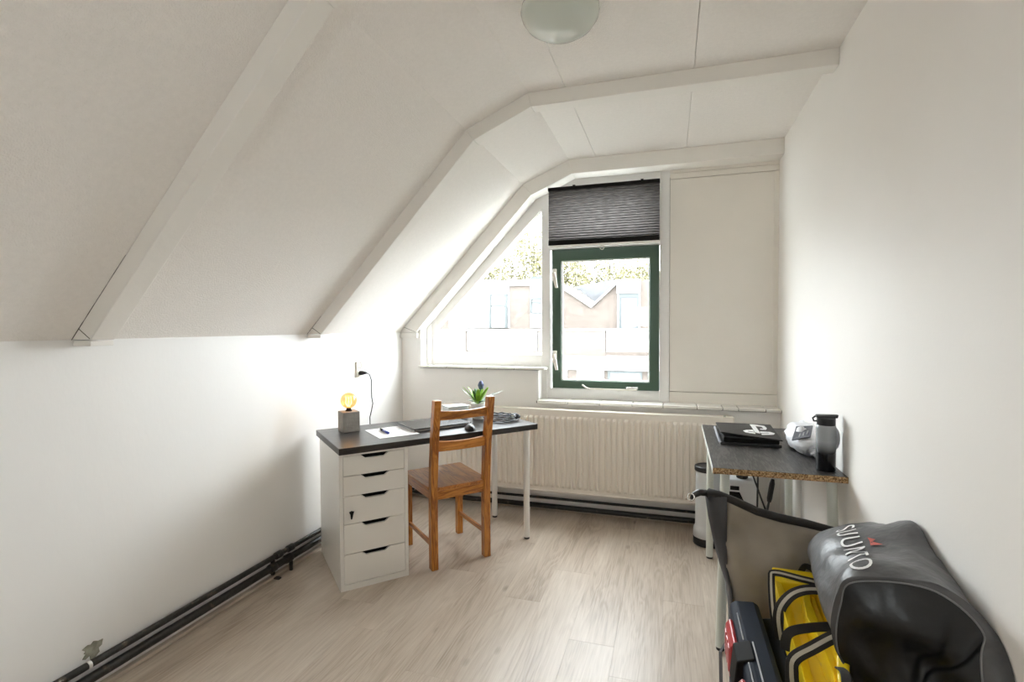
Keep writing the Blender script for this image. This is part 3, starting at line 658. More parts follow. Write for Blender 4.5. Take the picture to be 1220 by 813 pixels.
# mouse
MS = thing('computer_mouse', 'small black mouse near the front edge of the desk', 'mouse', dloc(0.775, 0.075), A_DESK + R(70))
rings = []
for t in range(9):
    s = t / 8; x = -0.05 + 0.1 * s; w = 0.031 * (1 - (2*s - 1)**4 * 0.55); h = 0.034 * (0.55 + 0.45 * math.sin(math.pi * (0.15 + 0.75*s)))
    rings.append([(x, w * math.cos(math.pi*k/10), 0.002 + h * math.sin(math.pi*k/10)) for k in range(11)])
MB().loft(rings).build('body', 'black', MS, smooth=True, bevel=0.002)
MB().tube([(0.028, -0.004, 0.034), (0.028, 0.004, 0.034)], 0.007, 10).build('wheel', 'laptopedge', MS)

# frosted box
FB = thing('storage_box', 'low frosted plastic box on the desk behind the laptop', 'box', dloc(0.805, 0.44), A_DESK)
MB().box(0, 0.15, 0, 0.10, 0, 0.075).build('tub', 'clearbox', FB, bevel=0.008, segs=3)
MB().box(-0.004, 0.154, -0.004, 0.104, 0.075, 0.083).build('lid', 'clearbox', FB, bevel=0.003)

# potted plant
PT = thing('potted_plant', 'small leafy plant with a blue flower bud in a white pot on the desk', 'plant', dloc(0.985, 0.365))
MB().lathe([(0.036, 0.0), (0.038, 0.004), (0.049, 0.095), (0.050, 0.104), (0.045, 0.104), (0.044, 0.092)], n=28).build('pot', 'pot', PT, smooth=True)
MB().lathe([(0.001, 0.09), (0.044, 0.092)], n=20, cap1=False).build('soil', 'treetrunk', PT)
def leaf(ang, length, width, lift, droop, m, n=7, base=0.10):
    rows = []
    for i in range(n):
        s = i / (n - 1); w = width * math.sin(math.pi * min(1, 0.12 + 0.88*s)) ** 0.8 * (1 if i < n - 1 else 0.08)
        r = 0.006 + length * s * math.cos(lift) + droop * 0.3 * s*s; z = base + length * s * math.sin(lift) - droop * s * s
        d = Vector((math.cos(ang), math.sin(ang), 0)); sd = Vector((-d.y, d.x, 0))
        p = d * r + Vector((0, 0, z))
        rows.append([p - sd*w + Vector((0, 0, w*0.35)), p, p + sd*w + Vector((0, 0, w*0.35))])
    return MB().grid(rows).build('leaf', m, PT, smooth=True, solid=0.0012)
for k in range(9):
    leaf(k*0.70 + 0.2, 0.12 + 0.02*((k*7) % 3), 0.017, R(66 - 6*(k % 3)), 0.012, 'leaf' if k % 3 else 'leafdark')
for k in range(6): leaf(k*1.05 + 0.5, 0.075, 0.016, R(35), 0.02, 'leafdark' if k % 2 else 'leaf')
leaf(R(17), 0.185, 0.011, R(30), 0.004, 'leafpale'); leaf(R(40), 0.14, 0.011, R(34), 0.01, 'leafdark')
leaf(R(188), 0.15, 0.009, R(42), 0.0, 'leafpale'); leaf(R(170), 0.125, 0.010, R(46), 0.004, 'leafdark')
MB().tube([(0, 0, 0.10), (0.012, 0.004, 0.18), (0.018, 0.006, 0.205)], 0.004, 6).build('flower_stalk', 'leafdark', PT, smooth=True)
fbm = MB()
rr = []
for i in range(9):
    s = i/8; rr.append([(0.018 + (0.004 + 0.015*math.sin(math.pi*min(1, .1+.9*s))**0.7*(1 + 0.18*math.sin(k*math.pi/2 + i*math.pi/2)))*math.cos(k*math.pi/8), 0.006 + (0.004 + 0.015*math.sin(math.pi*min(1, .1+.9*s))**0.7*(1 + 0.18*math.sin(k*math.pi/2 + i*math.pi/2)))*math.sin(k*math.pi/8), 0.195 + 0.058*s) for k in range(16)])
fbm.loft(rr).build('flower_bud', 'bloom', PT, smooth=True)

# coil of cables
CC = thing('cable_coil', 'coiled pale and black cables near the right end of the desk', 'cable', dloc(1.075, 0.215), A_DESK - R(35))
for j in range(9):
    pts = []; ph = random.random() * 6; rx = 0.085 + random.uniform(-0.02, 0.03); ry = 0.058 + random.uniform(-0.012, 0.02)
    for k in range(40):
        a = 2*math.pi*k/40
        pts.append((rx*math.cos(a) + 0.012*math.sin(ph + 2*a) + random.uniform(-.002, .002), ry*math.sin(a) + 0.012*math.cos(ph + a), 0.006 + 0.0042*j + 0.006*math.sin(3*a + ph)**2))
    MB().tube(pts, 0.0032, 6, closed=True).build('cable_loop', 'cablew' if j % 2 else 'cableb', CC, smooth=True)
for sx in (-1, 1):
    MB().tube([(sx*0.092, 0.0, 0.014), (sx*0.105, 0.004, 0.03), (sx*0.112, 0.02, 0.026)], [0.017, 0.019, 0.012], 8).build('cable_tie', 'cableb', CC, smooth=True)

# ------------------------------------------------------------------ chair
CH = thing('dining_chair', 'orange-stained pine slat-back chair pulled up to the desk', 'chair', (-1.143, 2.667, 0), R(48.35))
SB = 0.165
def post(xc):
    rings = []
    for z, y in ((0, 0.0), (0.25, 0.002), (0.45, 0.0), (0.60, -0.010), (0.75, -0.028), (0.952, -0.062)):
        rings.append([(xc-0.020, y-0.024, z), (xc+0.020, y-0.024, z), (xc+0.020, y+0.022, z), (xc-0.020, y+0.022, z)])
    return MB().loft(rings)
for s in (-1, 1): post(s*SB).build('back_post', 'pine', CH, bevel=0.004)
for s in (-1, 1):
    MB().box(s*0.172 - 0.019, s*0.172 + 0.019, 0.366, 0.404, 0, 0.437).build('front_leg', 'pine', CH, bevel=0.003)
def slat(z0, z1, y0, curve):
    rows_f, N = [], 9
    rings = []
    for i in range(N):
        x = -SB + 0.019 + (2*SB - 0.038) * i / (N - 1); c = -curve * (1 - (2*i/(N-1) - 1)**2); k = (2*i/(N-1) - 1)**2
        rings.append([(x, y0 + c - 0.009, z0 + 0.006*k*0), (x, y0 + c + 0.009, z0), (x, y0 + c + 0.009 - 0.012, z1 - 0.008*(1-k)), (x, y0 + c - 0.009 - 0.012, z1 - 0.008*(1-k))])
    return MB().loft(rings)
slat(0.838, 0.893, -0.042, 0.010).build('back_slat', 'pine_x', CH, bevel=0.003)
slat(0.660, 0.722, -0.016, 0.010).build('back_slat', 'pine_x', CH, bevel=0.003)
# seat, slightly wider at the front, notched round the posts
seat = [(-SB + 0.022, -0.012), (SB - 0.022, -0.012), (SB - 0.022, 0.024), (SB + 0.018, 0.03), (0.198, 0.405), (0.190, 0.416), (-0.190, 0.416), (-0.198, 0.405), (-SB - 0.018, 0.03), (-SB + 0.022, 0.024)]
MB().prism(seat, 0.437, 0.457, 'z').build('seat', 'pine_y', CH, bevel=0.004)
MB().box(-SB + 0.020, SB - 0.020, -0.012, 0.008, 0.388, 0.437).build('apron', 'pine_x', CH, bevel=0.002)
MB().box(-0.153, 0.153, 0.382, 0.400, 0.388, 0.437).build('apron', 'pine_x', CH, bevel=0.002)
for s in (-1, 1):
    MB().hexa([(s*0.168-0.009, 0.022, 0.388), (s*0.168+0.009, 0.022, 0.388), (s*0.172+0.009, 0.366, 0.388), (s*0.172-0.009, 0.366, 0.388), (s*0.168-0.009, 0.022, 0.437), (s*0.168+0.009, 0.022, 0.437), (s*0.172+0.009, 0.366, 0.437), (s*0.172-0.009, 0.366, 0.437)]).build('side_apron', 'pine_y', CH, bevel=0.002)
    MB().box(s*0.17 - 0.007, s*0.17 + 0.007, 0.022, 0.366, 0.125, 0.150).build('stretcher', 'pine_y', CH, bevel=0.002)

# ------------------------------------------------------------------ narrow table by the right wall
T2 = thing('narrow_table', 'narrow dark table with a sawn chipboard end against the right wall', 'table', (0, 2.325, 0))
tz = 0.742
tp = MB().prism([(0.178, 0), (0.683, 0), (0.683, 1.0), (0.190, 1.0)], tz - 0.026, tz, 'z').build('tabletop', 'desktop2', T2, bevel=0.001, segs=1)
MB().prism([(0.178, -0.0012), (0.683, -0.0012), (0.683, 0), (0.178, 0)], tz - 0.0255, tz - 0.0008, 'z').build('sawn_edge', 'chip', T2)
MB().prism([(0.1768, 0), (0.178, 0), (0.190, 1.0), (0.1888, 1.0)], tz - 0.0255, tz - 0.0008, 'z').build('edge_band', 'paleleg', T2)
for xb, yb_, xt, yt in ((0.206, -0.075, 0.232, 0.055), (0.225, 0.807, 0.228, 0.85), (0.640, -0.02, 0.640, 0.055), (0.640, 0.825, 0.640, 0.85)):
    l = MB().tube([(xb, yb_, 0.01), (xt, yt, tz - 0.026)], 0.0195, 20).build('leg', 'paleleg', T2); shade_auto(l)
    MB().tube([(xb, yb_, 0), (xb, yb_, 0.012)], 0.017, 14).build('foot', 'black', l)

# black folder with white mark
FD = thing('black_folder', 'black padded folder with a white emblem lying on the narrow table', 'folder', (0.288, 2.785, tz), R(1))
MB().box(-0.040, 0.245, 0.0, 0.28, 0, 0.014).build('back_cover', 'black', FD, bevel=0.003)
MB().box(-0.025, 0.235, 0.006, 0.28, 0.0145, 0.040).build('inner_pages', 'dark', FD, bevel=0.004)
fc = MB().hexa([(-0.035, 0.05, 0.052), (0.246, -0.008, 0.034), (0.246, 0.29, 0.058), (-0.035, 0.29, 0.058), (-0.035, 0.05, 0.058), (0.246, -0.008, 0.040), (0.246, 0.29, 0.064), (-0.035, 0.29, 0.064)]).build('front_cover', 'edge', FD, bevel=0.002)
MB().hexa([(-0.048, 0.0, 0.012), (-0.036, 0.0, 0.012), (-0.038, 0.28, 0.040), (-0.046, 0.28, 0.036), (-0.048, 0.0, 0.016), (-0.036, 0.0, 0.016), (-0.038, 0.28, 0.044), (-0.046, 0.28, 0.040)]).build('clear_edge', 'ballgrey', FD, bevel=0.001)
def on_cover(x, y):   # height of the cover top
    s = (x + 0.035) / 0.281; y0 = 0.05 - 0.058*s; t = (y - y0) / (0.29 - y0); return 0.058*(1-s)*(1-t) + 0.040*s*(1-t) + 0.064 * t + 0.0006
def emblem(poly):
    m = MB(); poly = [(0.157 + (x - 0.157)*1.15, 0.15 + (y - 0.15)*1.05) for x, y in poly]; A = [m.bm.verts.new((x, y, on_cover(x, y))) for x, y in poly]; B = [m.bm.verts.new((x, y, on_cover(x, y) + 0.0032)) for x, y in poly]
    m.bm.faces.new(B); n = len(poly)
    for i in range(n): m.bm.faces.new((A[i], A[(i+1) % n], B[(i+1) % n], B[i]))
    return m.build('emblem', 'print', FD)
emblem([(0.140, 0.095), (0.160, 0.085), (0.160, 0.225), (0.186, 0.215), (0.190, 0.180), (0.172, 0.175), (0.172, 0.160), (0.196, 0.165), (0.204, 0.195), (0.200, 0.235), (0.150, 0.255), (0.140, 0.255)])
emblem([(0.137, 0.100), (0.137, 0.122), (0.112, 0.112), (0.110, 0.098), (0.137, 0.088), (0.137, 0.066), (0.098, 0.082), (0.092, 0.108), (0.106, 0.126), (0.137, 0.142)])
emblem([(0.163, 0.080), (0.200, 0.092), (0.198, 0.106), (0.163, 0.098), (0.163, 0.118), (0.205, 0.124), (0.222, 0.104), (0.212, 0.082), (0.163, 0.062)])

# crumpled bag with card
CBg = thing('plastic_bag', 'crumpled white plastic bag with pale blue print on the narrow table', 'bag', (0.618, 2.76, tz))
rings = []
for i in range(15):
    s = i / 14; a = math.pi * s; rg = []
    for k in range(26):
        b = 2*math.pi*k/26; dv = Vector((math.sin(a)*math.cos(b), math.sin(a)*math.sin(b), -math.cos(a)))
        f = 1 + 0.22*noise.noise(dv*3.1) + 0.14*(0.3 - abs(noise.noise(dv*5.5))) + 0.05*noise.noise(dv*9)
        p = Vector((0.068*dv.x*f, 0.165*dv.y*f, 0.064 + 0.074*dv.z*f)); p.z = max(p.z, 0.0015)
        p.x = min(p.x, 0.064)
        rg.append(p)
    rings.append(rg)
MB().loft(rings).build('bag_body', 'clothwhite', CBg, smooth=True)
rings = []
for i in range(9):
    s = i/8; rings.append([(0.02 + 0.01*s + (0.030 - 0.012*math.sin(math.pi*s) + 0.006*math.sin(k*2.2 + i))*math.cos(2*math.pi*k/14), -0.14 - 0.05*s, 0.03 + (0.024 - 0.008*math.sin(math.pi*s) + 0.004*math.sin(k*3.1))*math.sin(2*math.pi*k/14)) for k in range(14)])
MB().loft(rings).build('gathered_neck', 'clothwhite', CBg, smooth=True)
bpx = MB()
for (y, z, w) in ((-0.005, 0.100, 0.05), (0.0, 0.088, 0.06), (0.0, 0.076, 0.045)): pass
MB().hexa([(-0.050,-0.03,0.090),(-0.022,-0.03,0.122),(-0.022,0.05,0.124),(-0.052,0.04,0.092),(-0.054,-0.03,0.094),(-0.026,-0.03,0.128),(-0.026,0.05,0.130),(-0.056,0.04,0.096)]).build('printed_mark', 'blueprint', CBg)
CD = thing('black_card', 'dark slate booklet leaning on the white plastic bag', 'booklet', (0.566, 2.592, tz + 0.024))
MB().hexa([(-0.02,0.05,0.045),(0.045,0.0,0.075),(0.07,0.065,0.115),(0.01,0.11,0.10),(-0.022,0.048,0.050),(0.043,-0.002,0.080),(0.068,0.063,0.120),(0.008,0.108,0.105)]).build('cover', 'slate', CD, bevel=0.001)
for k in range(3):
    MB().hexa([(0.005+0.014*k,0.040-0.008*k,0.0655+0.008*k),(0.009+0.014*k,0.037-0.008*k,0.0675+0.008*k),(0.019+0.014*k,0.060-0.008*k,0.0815+0.008*k),(0.015+0.014*k,0.063-0.008*k,0.0795+0.008*k),(0.004+0.014*k,0.039-0.008*k,0.0675+0.008*k),(0.008+0.014*k,0.036-0.008*k,0.0695+0.008*k),(0.018+0.014*k,0.059-0.008*k,0.0835+0.008*k),(0.014+0.014*k,0.062-0.008*k,0.0815+0.008*k)]).build('cover_stripe', 'laptopedge', CD)

# drinking bottle
BT = thing('drinking_bottle', 'smoky grey and black drinking bottle at the near corner of the narrow table', 'bottle', (0.626, 2.415, tz))
MB().lathe([(0.033, 0.0), (0.0365, 0.004), (0.0370, 0.10), (0.0370, 0.178), (0.035, 0.190), (0.030, 0.196)], n=36).build('bottle_body', 'bottle', BT, smooth=True)
MB().lathe([(0.033, 0.190), (0.0345, 0.192), (0.0345, 0.218), (0.033, 0.222)], n=36).build('cap', 'black', BT, bevel=0.002, smooth=False)
MB().hexa([(-0.040, -0.016, 0.222), (0.040, -0.014, 0.222), (0.040, 0.014, 0.222), (-0.040, 0.016, 0.222), (-0.040, -0.013, 0.231), (0.044, -0.010, 0.236), (0.044, 0.010, 0.236), (-0.036, 0.013, 0.234)]).build('flip_lid', 'black', BT, bevel=0.003)
MB().tube([(-0.040, 0, 0.226), (-0.050, 0, 0.218), (-0.046, 0, 0.206), (-0.034, 0, 0.206)], 0.004, 8).build('carry_loop', 'black', BT, smooth=True)
gp = []
for k in range(9):
    a = math.pi*k/8; gp.append([(0.030 + 0.022*math.sin(a)*abs(math.cos(b*math.pi/8)) ** 0.5 * (1 if math.cos(b*math.pi/8) > 0 else -0.2), 0.012*math.sin(a)*math.sin(b*math.pi/8), 0.135 - 0.050*math.cos(a)) for b in range(16)])
MB().loft(gp).build('side_grip', 'ballgrey', BT, smooth=True)

# things under the narrow table
BN = thing('waste_bin', 'tall white bin with black lid and base behind the table leg', 'bin', (0.232, 3.335, 0))
def oval(r1, r2, z, n=32): return [(r1*math.cos(2*math.pi*k/n), r2*math.sin(2*math.pi*k/n), z) for k in range(n)]
MB().loft([oval(0.086, 0.076, 0.0), oval(0.090, 0.08, 0.006), oval(0.090, 0.08, 0.05)]).build('base', 'black', BN, smooth=True, bevel=0.003)
MB().loft([oval(0.090, 0.08, 0.05), oval(0.088, 0.078, 0.10), oval(0.080, 0.071, 0.115), oval(0.078, 0.07, 0.13), oval(0.076, 0.068, 0.455), oval(0.078, 0.07, 0.462)]).build('body', 'binwhite', BN, smooth=True)
MB().loft([oval(0.081, 0.073, 0.455), oval(0.083, 0.075, 0.46), oval(0.083, 0.075, 0.485), oval(0.074, 0.066, 0.49), oval(0.068, 0.060, 0.484)]).build('lid', 'black', BN, smooth=True, bevel=0.003)
JC = thing('water_canister', 'pale grey canister with black cap under the narrow table', 'canister', (0.395, 3.24, 0))
MB().box(-0.075, 0.085, -0.09, 0.11, 0.0, 0.462).build('body', 'binwhite', JC, bevel=0.015, segs=3)
MB().lathe([(0.028, 0.462), (0.032, 0.465), (0.032, 0.490), (0.026, 0.496)], (0.01, -0.03, 0), n=20).build('cap', 'black', JC, bevel=0.002)
MB().box(-0.06, -0.012, -0.094, -0.088, 0.405, 0.428).build('recess', 'dark', JC, bevel=0.002)
MB().prism([(-0.065, 0.33), (0.02, 0.33), (-0.01, 0.395), (-0.065, 0.395)], -0.095, -0.088).build('recess', 'dark', JC, bevel=0.002)
TP = thing('trekking_pole', 'black pole with foam grip leaning under the narrow table', 'pole', (0.50, 2.98, 0))
MB().tube([(-0.06, 0.05, 0.0), (0.0, 0.0, 0.36), (0.018, -0.015, 0.48)], 0.006, 10).build('shaft', 'black', TP, smooth=True)
MB().tube([(0.008, -0.006, 0.41), (0.010, -0.008, 0.43), (0.020, -0.016, 0.51), (0.0225, -0.018, 0.535)], [0.010, 0.0135, 0.0135, 0.009], 12).build('grip', 'blackweb', TP, smooth=True)
FR = thing('folding_stand', 'thin black crossed rods standing under the narrow table', 'stand', (0.46, 3.02, 0))
MB().tube([(0.0, 0.03, 0.0), (0.0, 0.0, 0.56)], 0.005, 8).build('upright_rod', 'black', FR, smooth=True)
MB().tube([(0.16, 0.0, 0.0), (-0.035, -0.012, 0.56)], 0.0045, 8).build('crossing_rod', 'black', FR, smooth=True)
wp = tag(MB().tube([(XR - 0.02, 3.06, 0.0), (XR - 0.02, 3.06, 0.70)], 0.016, 16).build('white_riser_pipe', 'whiteleg', smooth=True), 'white vertical riser pipe on the right wall under the narrow table', 'pipe')

# ------------------------------------------------------------------ big black duffel against the right wall
# stations from the far end to the near end; each a loop of 11 points (x, z), wall side first, over the top, down the left, along the floor
ST = [
 (2.03, [(.62,.45),(.625,.52),(.61,.585),(.585,.60),(.555,.595),(.545,.57),(.54,.52),(.545,.46),(.56,.42),(.585,.41),(.61,.42)]),
 (2.005,[(.655,.42),(.66,.55),(.64,.632),(.59,.645),(.535,.632),(.51,.595),(.508,.55),(.52,.44),(.54,.28),(.58,.22),(.635,.26)]),
 (1.96, [(.676,.35),(.678,.60),(.66,.690),(.59,.683),(.515,.652),(.475,.610),(.466,.56),(.510,.45),(.512,.14),(.58,.03),(.66,.05)]),
 (1.86, [(.680,.35),(.681,.65),(.672,.735),(.60,.715),(.508,.672),(.459,.615),(.448,.56),(.508,.45),(.508,.06),(.58,.004),(.67,.02)]),
 (1.72, [(.680,.35),(.681,.69),(.675,.782),(.60,.752),(.490,.690),(.441,.620),(.432,.56),(.508,.46),(.508,.05),(.58,.004),(.67,.02)]),
 (1.60, [(.680,.35),(.681,.65),(.677,.735),(.60,.752),(.472,.705),(.428,.630),(.420,.55),(.500,.45),(.505,.05),(.58,.004),(.67,.02)]),
 (1.50, [(.680,.35),(.682,.61),(.677,.698),(.59,.747),(.452,.712),(.420,.635),(.412,.54),(.480,.43),(.500,.05),(.58,.004),(.67,.02)]),
]
RIM0 = [(.682,1.235,.33),(.682,1.285,.60),(.673,1.366,.685),(.582,1.405,.741),(.440,1.452,.712),(.412,1.458,.64),(.404,1.462,.53),(.450,1.465,.40),(.480,1.46,.05),(.56,1.38,.004),(.67,1.28,.02)]
def crc(p0, p1, p2, p3, t): return 0.5*((2*p1) + (p2-p0)*t + (2*p0 - 5*p1 + 4*p2 - p3)*t*t + (3*p1 - p0 - 3*p2 + p3)*t*t*t)
NS = 8
def loop(pts):
    n = len(pts); pts = [Vector(p) for p in pts]; out = []
    for i in range(n):
        for k in range(NS): out.append(crc(pts[i-1], pts[i], pts[(i+1) % n], pts[(i+2) % n], k/NS))
    return out
stations = [loop([(x, y, z) for x, z in q]) for y, q in ST] + [loop(RIM0)]
NA = len(stations[0])
def wrinkle(p, amt=1.35):
    v = Vector((p.x*6, p.y*4.2, p.z*6)); d = 0.014*noise.noise(v)
    q = Vector((p.x*7 + p.y*5, p.y*3 - p.x*3, p.z*5)); d += 0.015*(0.35 - abs(noise.noise(q)))
    q = Vector((p.x*15 - p.y*9, p.y*9, p.z*14)); d += 0.004*(0.3 - abs(noise.noise(q)))
    return d*amt
rings = []
for i in range(len(stations) - 1):
    sub = 2 if i < 2 else 7
    for k in range(sub):
        t = k/sub; p0, p1, p2, p3 = stations[max(i-1, 0)], stations[i], stations[i+1], stations[min(i+2, len(stations)-1)]
        rings.append([crc(a, b, c, d, t) for a, b, c, d in zip(p0, p1, p2, p3)])
rings.append(stations[-1])
def finish(rg, amt):
    cen = Vector((0, 0, 0))
    for p in rg: cen += p
    cen /= len(rg); out = []
    for p in rg:
        n = Vector((p.x - cen.x, 0, p.z - cen.z)).normalized(); q = p + n*wrinkle(p, amt*1.35)
        q.x = min(q.x, 0.683); q.z = max(q.z, 0.003); out.append(q)
    return out
rings = [finish(r, min(1, i/4)) for i, r in enumerate(rings)]
# inner rim of the end panel: body turns round the edge and in
RIM1 = [(.640,1.245,.33),(.648,1.335,.60),(.664,1.372,.672),(.580,1.408,.733),(.444,1.458,.705),(.418,1.466,.64),(.411,1.470,.53),(.452,1.474,.40),(.485,1.46,.08),(.56,1.39,.03),(.63,1.30,.05)]
rim = loop(RIM1)
BG = thing('duffel_bag', 'large grey and black tarpaulin duffel bag slumped against the right wall', 'bag', (0.54, 1.6, 0))
OB = Vector((0.54, 1.6, 0))
def L_(p): return Vector(p) - OB
mbg = MB(); mbg.loft([[L_(p) for p in r] for r in rings + [rim]], True, False)
body = mbg.build('bag_body', 'tarp', BG, smooth=True); lab(body, 'grey sheeny tarpaulin body of the bag')
from mathutils.bvhtree import BVHTree
bt_ = bmesh.new(); bt_.from_mesh(body.data); bag_bvh = BVHTree.FromBMesh(bt_); bt_.free()
cen = Vector((0, 0, 0))
for p in rim: cen += p
cen /= len(rim); rr = []
for j in range(13):
    sc = 1 - (j/12)*0.94; q = []
    for p in rim:
        v = cen + (p - cen)*sc; k = min(1, (1-sc)*3)
        # a big sagging fold across the upper panel, hollow below it on the wall side
        fold = 0.030*math.exp(-((v.z - (0.66 - 0.55*abs(v.x - 0.50)))/0.05)**2)
        hollow = -0.05*math.exp(-((v.x - 0.60)/0.07)**2 - ((v.z - 0.55)/0.09)**2)
        v.y -= k*(fold + hollow + 0.030*noise.noise(Vector((v.x*8, v.z*3.5, 2.2))) + 0.034*(0.25 - abs(noise.noise(Vector((v.x*11 + v.z*6, v.z*3, 7.1))))) + 0.012*(0.25 - abs(noise.noise(Vector((v.x*25 - v.z*9, v.z*6, 1.1))))))
        q.append(L_(v))
    rr.append(q)
lab(MB().loft(rr, False, True).build('end_panel', 'tarpdark', BG, smooth=True), 'black end panel of the bag')
MB().tube([L_(p) for p in rim], 0.0024, 6, closed=True).build('piping', 'piping', BG, smooth=True)
NRM = Vector((-0.406, 0.171, 0.898)).normalized()
def drop(p, lift=0.003):   # lay a point on the bag along the shoulder's normal
    h = bag_bvh.ray_cast(L_(p) + NRM*0.15, -NRM)
    return h[0] + NRM*lift if h[0] else L_(p)
def on(p): return drop(Vector(p), 0.002)
# lettering laid on the shoulder of the bag
cu = bpy.data.curves.new('letter_curve', 'FONT'); cu.body = 'SUUNTO'; cu.size = 1.0; cu.resolution_u = 4; cu.offset = 0.0; cu.space_character = 1.22
to = bpy.data.objects.new('letter_curve', cu); COL.objects.link(to)
dg = bpy.context.evaluated_depsgraph_get(); tme = bpy.data.meshes.new_from_object(to.evaluated_get(dg))
bpy.data.objects.remove(to)
xs = [v.co.x for v in tme.vertices]; zs_ = [v.co.y for v in tme.vertices]; x0, x1, q0, q1 = min(xs), max(xs), min(zs_), max(zs_)
bmt = bmesh.new(); bmt.from_mesh(tme); bmesh.ops.triangulate(bmt, faces=bmt.faces)
for _ in range(3):
    bmesh.ops.subdivide_edges(bmt, edges=[e for e in bmt.edges if e.calc_length() > 0.10], cuts=1)
    bmesh.ops.triangulate(bmt, faces=bmt.faces)
TB0, TB1, TT0, TT1 = Vector((0.517, 1.862, 0.676)), Vector((0.446, 1.468, 0.718)), Vector((0.570, 1.852, 0.699)), Vector((0.497, 1.473, 0.738))
seen = set(); islands = []
for v in bmt.verts:
    if v in seen: continue
    st = [v]; seen.add(v); isl = []
    while st:
        w = st.pop(); isl.append(w)
        for e in w.link_edges:
            o2 = e.other_vert(w)
            if o2 not in seen: seen.add(o2); st.append(o2)
    islands.append(isl)
for isl in islands:
    m = MB(); idx = {}
    fs = set(f for v in isl for f in v.link_faces)
    for v in isl:
        a = (v.co.x - x0) / (x1 - x0); t = (v.co.y - q0) / (q1 - q0)
        a = a + 0.35*a*(a - 1) * -0.15     # letters look even along the receding shoulder
        idx[v] = m.bm.verts.new(drop(TB0.lerp(TB1, a).lerp(TT0.lerp(TT1, a), t), 0.0035))
    for f in fs:
        try: m.bm.faces.new([idx[v] for v in f.verts])
        except ValueError: pass
    lab(m.build('letter', 'print', BG), 'white printed letter')
bmt.free()
for tri in ([(.551, 1.70), (.566, 1.675), (.548, 1.668)], [(.553, 1.672), (.572, 1.632), (.550, 1.648)], [(.547, 1.672), (.555, 1.648), (.542, 1.652)]):
    m = MB(); m.bm.faces.new([m.bm.verts.new(drop((x, y, 0.73), 0.004)) for x, y in tri]); m.build('emblem', 'redprint', BG)

# ------------------------------------------------------------------ navy case on edge
NC = thing('tool_case', 'long navy tool case with red latches standing on its edge', 'case', (0.265, 1.60, 0))
def hull(prof, y0, y1, name, m, bev):
    return MB().prism(prof, y0, y1).build(name, m, NC, bevel=bev, segs=3)
lab(hull([(-0.062, 0.0), (0.03, 0.0), (0.03, 0.388), (0.012, 0.398), (-0.045, 0.394), (-0.062, 0.380)], -0.38, 0.30, 'front_shell', 'bluegrey', 0.008), 'navy front half of the case')
lab(hull([(0.032, 0.0), (0.085, 0.0), (0.085, 0.352), (0.070, 0.358), (0.032, 0.350)], -0.38, 0.285, 'back_shell', 'navydark', 0.006), 'darker back half of the case')
MB().box(0.083, 0.087, -0.38, 0.25, 0.352, 0.357).build('silver_line', 'silver', NC)
MB().box(0.078, 0.0805, -0.38, 0.25, 0.357, 0.3595).build('silver_line', 'silver', NC)
for y0, y1 in ((0.06, 0.20), (-0.25, -0.10)):
    lt = MB().prism([(-0.086, 0.27), (-0.062, 0.27), (-0.062, 0.375), (-0.072, 0.380), (-0.086, 0.362)], y0, y1).build('latch', 'red', NC, bevel=0.004)
    for k in range(3):
        MB().box(-0.089, -0.084, y0 + 0.012 + 0.042*k, y0 + 0.040 + 0.042*k, 0.28, 0.355).build('latch_rib', 'red', lt, bevel=0.002)
MB().hexa([(-0.088, -0.04, 0.29), (-0.062, -0.04, 0.29), (-0.062, 0.055, 0.29), (-0.088, 0.055, 0.29), (-0.078, -0.04, 0.385), (-0.030, -0.04, 0.402), (-0.030, 0.055, 0.402), (-0.078, 0.055, 0.385)]).build('hinge_block', 'dark', NC, bevel=0.004)
MB().box(-0.026, -0.022, -0.26, 0.05, 0.3965, 0.400).build('silver_line', 'silver', NC)
MB().box(-0.050, -0.047, 0.06, 0.21, 0.394, 0.3965).build('silver_line', 'silver', NC)
MB().box(-0.050, -0.047, -0.26, -0.05, 0.394, 0.3965).build('silver_line', 'silver', NC)
MB().box(-0.078, -0.062, -0.24, -0.045, 0.05, 0.30).build('side_rib', 'navydark', NC, bevel=0.004)

# ------------------------------------------------------------------ yellow strapped carrier
YC = thing('yellow_carrier', 'bright yellow folded carrier bound with black straps between case and duffel', 'carrier', (0.40, 1.70, 0))
def yloft(name, secs, bev=0.004): return MB().loft(secs).build(name, 'yellow', YC, bevel=bev, segs=2)
def sec(y, x0, x1, zl, zr, zb=0.0): return [(x0, y, zb), (x1, y, zb), (x1, y, zr), (x0, y, zl)]
yloft('body', [sec(0.30, -0.040, 0.075, 0.430, 0.430), sec(0.10, -0.046, 0.066, 0.425, 0.425), sec(-0.10, -0.046, 0.055, 0.415, 0.415), sec(-0.25, -0.046, 0.030, 0.40, 0.40), sec(-0.40, -0.046, 0.002, 0.39, 0.39)])
yloft('end_cap', [sec(0.315, -0.045, 0.085, 0.478, 0.476), sec(0.225, -0.052, 0.08, 0.470, 0.468)], 0.006)
yloft('left_flap', [sec(0.225, -0.052, -0.030, 0.476, 0.462, 0.364), sec(0.10, -0.060, -0.022, 0.474, 0.444, 0.364), sec(-0.05, -0.064, -0.030, 0.466, 0.430, 0.364), sec(-0.20, -0.066, -0.036, 0.458, 0.425, 0.364), sec(-0.42, -0.078, -0.046, 0.440, 0.405, 0.364)], 0.003)
yloft('middle_ridge', [sec(0.225, 0.036, 0.052, 0.462, 0.468, 0.30), sec(0.12, 0.012, 0.036, 0.468, 0.460, 0.30), sec(0.0, -0.004, 0.028, 0.472, 0.462, 0.30), sec(-0.12, 0.0, 0.036, 0.482, 0.468, 0.30), sec(-0.22, 0.002, 0.022, 0.468, 0.450, 0.30), sec(-0.42, -0.02, 0.005, 0.44, 0.425, 0.30)], 0.003)
